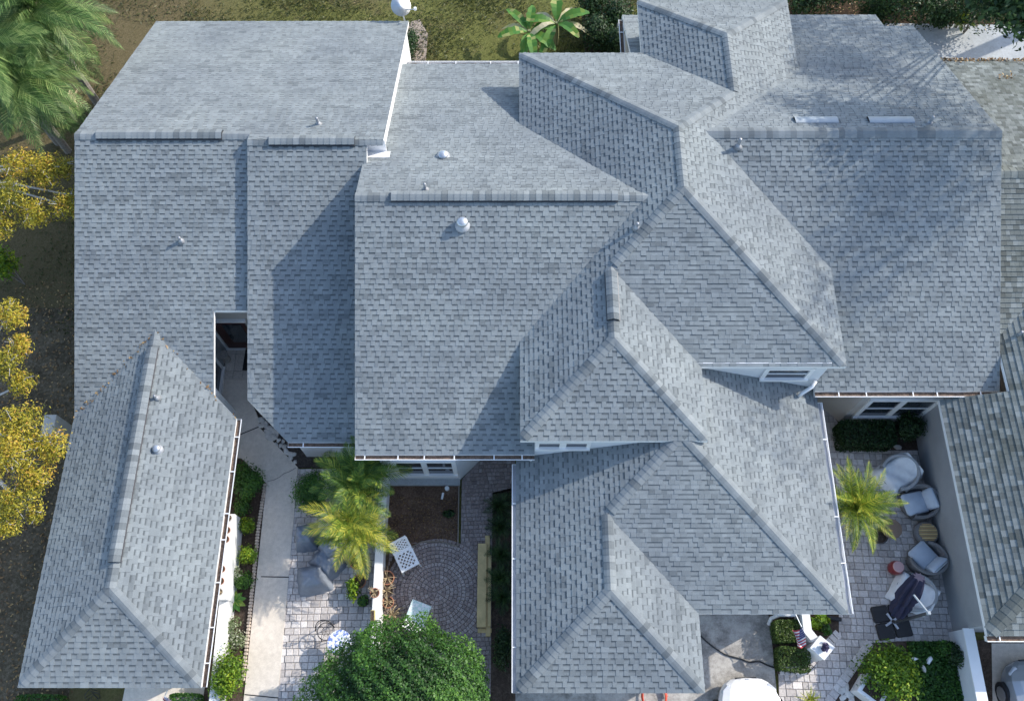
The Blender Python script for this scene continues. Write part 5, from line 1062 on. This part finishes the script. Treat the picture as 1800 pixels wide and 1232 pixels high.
hose([at(u, v, .045) for u, v in ((1222, 1100), (1231, 1116), (1247, 1131), (1262, 1142), (1278, 1151), (1300, 1157), (1318, 1163), (1334, 1162), (1350, 1169), (1366, 1174), (1384, 1177))], .024, MAT['black'], 'hose', 'black hose snaking across the stained driveway')
hc = at(1150, 1224, .1); hose([hc+Vector((.36*math.cos(a)*(1-.01*a), .36*math.sin(a), .004*a)) for a in np.linspace(0, 15, 34)], .022, plain('orange_hose_rubber', (.55, .06, .025), .5), 'coiled_hose', 'orange red coiled hose under the front garage eave')
o = thing('drain_pipe', 1470, 1087, .05, 0, 'black drain pipe end by the garage corner', 'pipe'); MB().tube([(-.35, .08, .02), (-.05, 0, .03), (.12, -.02, .03)], .06, 10, cap=True).build('pipe', MAT['black'], o)
o = thing('white_planter', 1522, 1214, 0, R(-38), 'white square planter below the lime bush', 'planter'); MB().box((0, 0, .3), (.72, .6, .6), bev=.015).build('box', MAT['trim'], o); MB().box((.0, -.0, .606), (.5, .4, .012)).build('soil', MAT['soil'], o)
for k, (u, v, r) in enumerate(((1480, 1213, .12), (1489, 1207, .1), (1492, 1220, .13), (1482, 1225, .12), (1497, 1230, .12))):
    o = link('flagstone', sm[k], None, Matrix.Translation(at(u, v, .03))@Matrix.Rotation(k*1.3, 4, 'Z')@Matrix.Diagonal((r, r, r*.5, 1))); tag(o, 'flat pale flagstone '+('topmost, nearest the path border', 'touching the upper planter corner', 'nearest the planter side', 'second lowest, on the path side', 'lowest, at the bottom edge')[k]+' left of the white planter', 'stone', 'flagstones by the white planter')
for k, (u, v, lb) in enumerate(((1558, 784, 'pale round stone nearest the hedge front'), (1577, 786, 'darker round stone right of the pale one at the hedge front'))):
    o = link('stone', sm[k+2], None, Matrix.Translation(at(u, v, .05))@Matrix.Scale(.13, 4)); tag(o, lb, 'stone')
for k, (u, v, lb) in enumerate(((1604, 1158, 'white garden ornament nearest the lime bush'), (1632, 1160, 'white garden ornament in the ground cover by the wall'), (1622, 1175, 'tan stone among the ground cover'))):
    o = link('garden_ornament', sm[k+1], None, Matrix.Translation(at(u, v, .12))@Matrix.Rotation(k, 4, 'Z')@Matrix.Diagonal((.12, .09, .2, 1))); o.data = o.data.copy(); o.data.materials[0] = MAT['plastic'] if k < 2 else MAT['stone']; tag(o, lb, 'ornament')
# right patio furniture
def tub_chair(u, v, rz, label, w=1.0, d=.9, cov=None):
    o = thing('wicker_armchair' if not cov else 'covered_chair', u, v, 0, rz, label, 'armchair' if not cov else 'covered chair'); m = MB(); n = 20; ro, th = 1., .08; vs = []
    for k in range(n+1):
        a = R(-38)+R(256)*k/n; f = abs(a-math.pi/2)/R(128); hgt = .78-.28*f**1.6; c, s = math.cos(a), math.sin(a)
        for rr, z in ((1, .1), (1.06, hgt-.04), (1.0, hgt), (.88, hgt-.02), (.84, .3)): vs.append((c*rr*w/2, s*rr*d/2, z))
    for k in range(n):
        for q in range(4): m.add([vs[k*5+q], vs[(k+1)*5+q], vs[(k+1)*5+q+1], vs[k*5+q+1]], [(0, 1, 2, 3)])
    m.build('shell', MAT['wicker'] if not cov else MAT['cover_grey'], o, True); MB().lathe([(.42, .06), (.46, .3), (.001, .3)], (0, 0, 0), 20, sx=w*1.02, sy=d*1.02).build('base', MAT['wicker'], o, True)
    if cov:
        n = 16; V = []; rs = random.Random(cov)
        for j in range(n+1):
            for i in range(n+1):
                s_, t_ = i/n*2-1, j/n*2-1; z = .47+.3*max(0, t_)**1.3-.42*max(0, abs(s_)-.72)/.28*.8-.4*max(0, -t_-.75)/.25; V.append((s_*w*.5*(1.02-.12*abs(t_)), t_*d*.5*1.02-.03, max(.05, z+.02*math.sin(5*s_+3*t_+cov)+.018*math.sin(9*t_-4*s_))))
        MB().add(V, [(j*(n+1)+i, j*(n+1)+i+1, (j+1)*(n+1)+i+1, (j+1)*(n+1)+i) for j in range(n) for i in range(n)]).build('cloth', MAT['cover'], o, True); return o
    MB().box((0, -.1, .37), (w*.66, d*.68, .15), bev=.06).build('seat_cushion', MAT['cushion'], o, True); MB().box((0, d*.28, .6), (w*.62, .17, .42), rot=Matrix.Rotation(R(-22), 3, 'X'), bev=.06).build('back_cushion', MAT['cushion'], o, True); return o
tub_chair(1605, 888, R(-78), 'grey wicker armchair with pale cushions nearest the palm', 1.0, 1.05)
tub_chair(1618, 985, R(-142), 'grey wicker armchair with pale cushions beside the red stool', 1.0, 1.0)
tub_chair(1570, 838, R(-58), 'pale cloth covered patio chair below the dark hedge', 1.05, 1.05, 1)
tub_chair(1597, 1045, R(-125), 'pale cloth covered patio chair under the folded umbrella', 1.05, 1.05, 2)
o = thing('slatted_ottoman', 1621, 940, 0, 0, 'round wicker ottoman with slatted wooden top against the grey wall', 'ottoman'); MB().lathe([(.28, 0), (.36, .2), (.33, .38), (.28, .4), (.001, .4)], (0, 0, 0), 24).build('body', MAT['wicker'], o, True)
for i in range(-4, 5):
    L = 2*math.sqrt(max(.01, .27**2-(i*.058)**2)); MB().box((0, i*.058, .415), (L, .045, .025)).build('slat', MAT['timber'] if i % 2 else plain('slat_wood', (.40, .27, .13), .7), o)
o = thing('patio_table', 1558, 934, 0, .3, 'small round brown table under the date palm', 'table'); MB().lathe([(.001, .4), (.3, .4), (.3, .43), (.001, .43)], (0, 0, 0), 20).build('tabletop', plain('brown_wood', (.24, .16, .11), .6), o); MB().lathe([(.16, 0), (.04, .05), (.04, .4)], (0, 0, 0), 12).build('pedestal', MAT['black'], o)
pot('black_pot', 1540, 945, 0, .22, .32, 'darkpot', 'black pot beside the small brown table')
o = thing('red_stool', 1569, 1000, 0, 0, 'glossy red barrel stool with pink top', 'stool'); MB().lathe([(.15, 0), (.2, .12), (.21, .25), (.19, .38), (.16, .44)], (0, 0, 0), 22, cap=False).build('body', MAT['red'], o, True); MB().lathe([(.165, .435), (.15, .46), (.001, .462)], (0, 0, 0), 22, cap=False).build('top', MAT['pink'], o)
# cantilever umbrella
o = thing('patio_umbrella', 1566, 1092, 0, R(8), 'folded navy cantilever umbrella on black slab base', 'umbrella'); b = o.location; Qi = Matrix.Rotation(-R(8), 3, 'Z')
def loc(u, v, z): return Qi@(at(u, v, z)-b)
for x in (-.26, .26):
    for y in (-.24, .24): MB().box((x, y, .05), (.5, .46, .1), bev=.04).build('base_slab', MAT['black'], o)
for a in (0, math.pi/2): MB().box((0, 0, .115), (.5, .06, .03), a+.4).build('base_bracket', MAT['metal'], o)
mtop = loc(1632, 1077, 2.35); m0 = Vector((mtop.x, mtop.y, .1)); MB().tube([Vector((0, 0, .13)), m0*.4+Vector((0, 0, .14)), m0+Vector((0, 0, .1))], .04, 8).build('foot', MAT['black'], o); MB().tube([m0, mtop], .045, 10).build('mast', plain('umbrella_mast', (.10, .105, .11), .4, .5), o)
hub = loc(1606, 1045, 2.55); MB().tube([mtop, hub], .028, 8).build('arm', MAT['alu'], o); MB().box(mtop, (.1, .1, .12), bev=.02).build('joint', MAT['alu'], o)
ct, cb = loc(1616, 1014, 2.3), loc(1576, 1078, .95); m = MB(); n = 22; vs = []; ax = (cb-ct).normalized(); e1v = ax.orthogonal().normalized(); e2v = ax.cross(e1v); st = 9
for j in range(st+1):
    s = j/st; rr = .05+.2*math.sin(math.pi*min(1, .15+s*.62))*(1 if abs(s-.62) > .06 else .72)
    for k in range(n):
        a = 2*math.pi*k/n; r = rr*(1+.3*math.cos(a*8+s*2)); vs.append(ct+(cb-ct)*s+(e1v*math.cos(a)+e2v*math.sin(a))*r)
m.add(vs, [(j*n+k, j*n+(k+1) % n, (j+1)*n+(k+1) % n, (j+1)*n+k) for j in range(st) for k in range(n)]+[tuple(range(n-1, -1, -1)), tuple(st*n+k for k in range(n))]); m.build('canopy', MAT['navy'], o)
sd = loc(1566, 1060, 1.2); m = MB(); vs = []
for j in range(6):
    for k in range(6): s, t = j/5, k/5; p = (ct+(cb-ct)*(.45+.45*t)); vs.append(p.lerp(sd, s*.9)+Vector((.03*math.sin(k*2+j), .03*math.cos(j*3), -.25*s*t)))
m.add(vs, [(j*6+k, j*6+k+1, j*6+k+7, j*6+k+6) for j in range(5) for k in range(5)]); m.build('canopy_flap', MAT['navy'], o)
# cars
def car(x, y, rz, paint, label, L=4.5, Wd=1.82):
    o = empty('car', (x, y, 0), rz, label, 'car'); st = [(0, .28, .34, .5), (.05, .48, .28, .6), (.14, .63, .24, .69), (.3, .76, .2, .78), (.55, .86, .18, .86), (1.1, .91, .18, .97), (1.5, .91, .18, 1.0), (2.6, .91, .18, 1.02), (3.6, .9, .18, 1.03), (4.1, .86, .2, 1.0), (4.4, .76, .28, .9), (4.5, .6, .36, .7)]
    m = MB(); vs = []; ns = 11
    for yy, hw, zb, zt in st:
        hw *= Wd/1.82
        for i in range(ns):
            t = i/(ns-1)*2-1; a = abs(t); sg = 1 if t > 0 else -1
            if a > .75: f = (a-.75)/.25; X, Z = hw*(.98-.06*f), zb+(zt-.22-zb)*(1-f)
            elif a > .5: f = (a-.5)/.25; X, Z = hw*(.86+.12*f), zt-.05-.17*f*f
            else: X, Z = hw*.86*a/.5, zt+.03*(1-(a/.5)**2)-.05*(a/.5)**3
            vs.append((sg*X, -yy, Z))
    for j in range(len(st)-1):
        for i in range(ns-1): m.add([vs[j*ns+i], vs[j*ns+i+1], vs[(j+1)*ns+i+1], vs[(j+1)*ns+i]], [(3, 2, 1, 0)])
    m.add(vs[:ns], [tuple(range(ns))]); m.add(vs[-ns:], [tuple(range(ns-1, -1, -1))]); m.build('body', paint, o, True)
    def cab(yy, hw, z): return [(-hw, -yy, z), (hw, -yy, z)]
    lo = [(-.76, -1.15, .97), (.76, -1.15, .97), (.76, -3.95, .99), (-.76, -3.95, .99)]; hi = [(-.58, -1.95, 1.42), (.58, -1.95, 1.42), (.58, -3.35, 1.42), (-.58, -3.35, 1.42)]
    MB().add([lo[0], lo[1], hi[1], hi[0]], [(0, 1, 2, 3)]).build('windscreen', MAT['glass'], o); MB().add([lo[2], lo[3], hi[3], hi[2]], [(0, 1, 2, 3)]).build('rear_window', MAT['glass'], o)
    for a, c, e, f in ((lo[3], lo[0], hi[0], hi[3]), (lo[1], lo[2], hi[2], hi[1])): MB().add([a, c, e, f], [(0, 1, 2, 3)]).build('side_window', MAT['glass'], o)
    MB().box((0, -2.65, 1.43), (1.2, 1.46, .05), bev=.02).build('car_roof', paint, o)
    for sx in (-1, 1):
        for yy in (.85, 3.6):
            w = MB(); w.tube([(sx*.72*Wd/1.82, -yy, .32), (sx*.925*Wd/1.82, -yy, .32)], .32, 18); wo_ = w.build('wheel', MAT['black'], o); r_ = MB(); r_.tube([(sx*.926*Wd/1.82, -yy, .32), (sx*.94*Wd/1.82, -yy, .32)], .21, 10); r_.build('rim', MAT['metal'], wo_)
        MB().box((sx*.6, -.32, .66), (.3, .2, .12), -sx*.75, bev=.04).build('headlight', plain('lamp_glass', (.5, .52, .55), .1), o); MB().box((sx*.98, -1.55, 1.0), (.16, .12, .12), bev=.04).build('mirror', paint, o)
    MB().box((0, -.03, .5), (.6, .08, .1), bev=.02).build('grille', MAT['metal_dark'], o); MB().box((0, -.06, .63), (.1, .05, .04), bev=.01).build('badge', MAT['metal'], o); return o
q = at(1312, 1190, .6); kp = plain('white_car_paint', (.72, .72, .73), .18, 0, .02); car(q.x, q.y, R(2), kp, 'white car nosing in from the bottom edge on the driveway')
q = at(1812, 1158, .6); car(q.x, q.y, R(3), plain('silver_car_paint', (.40, .43, .46), .25, .5, .03), 'silver car cut off by the lower right corner')
# clutter under the left garage eave, dry palm boots
o = thing('wire_trellis', 172, 1222, 0, 0, 'tangle of bent dark wire by the garage apron', 'wire trellis'); m = MB()
for i in range(9): a = random.random()*6.3; m.tube([(.12*math.cos(a), .12*math.sin(a), .02), (.2*math.cos(a+1), .2*math.sin(a+1), .35), (.1*math.cos(a+2), .1*math.sin(a+2), .6)], .008, 4)
m.build('wire', MAT['metal_dark'], o)
o = thing('dry_palm_fronds', 126, 190, 0, .3, 'heap of dry pale palm fronds beside the roof edge', 'dry fronds'); m = MB()
for i in range(16): a = random.uniform(.6, 2.6); l = random.uniform(.3, .9); m.tube([(random.uniform(-.3, .3), random.uniform(-.3, .3), .05), (l*.5*math.cos(a), l*.5*math.sin(a), .25), (l*math.cos(a), l*math.sin(a), random.uniform(.1, .5))], [.03, .03, .008], 5)
m.build('fronds', MAT['dry'], o)
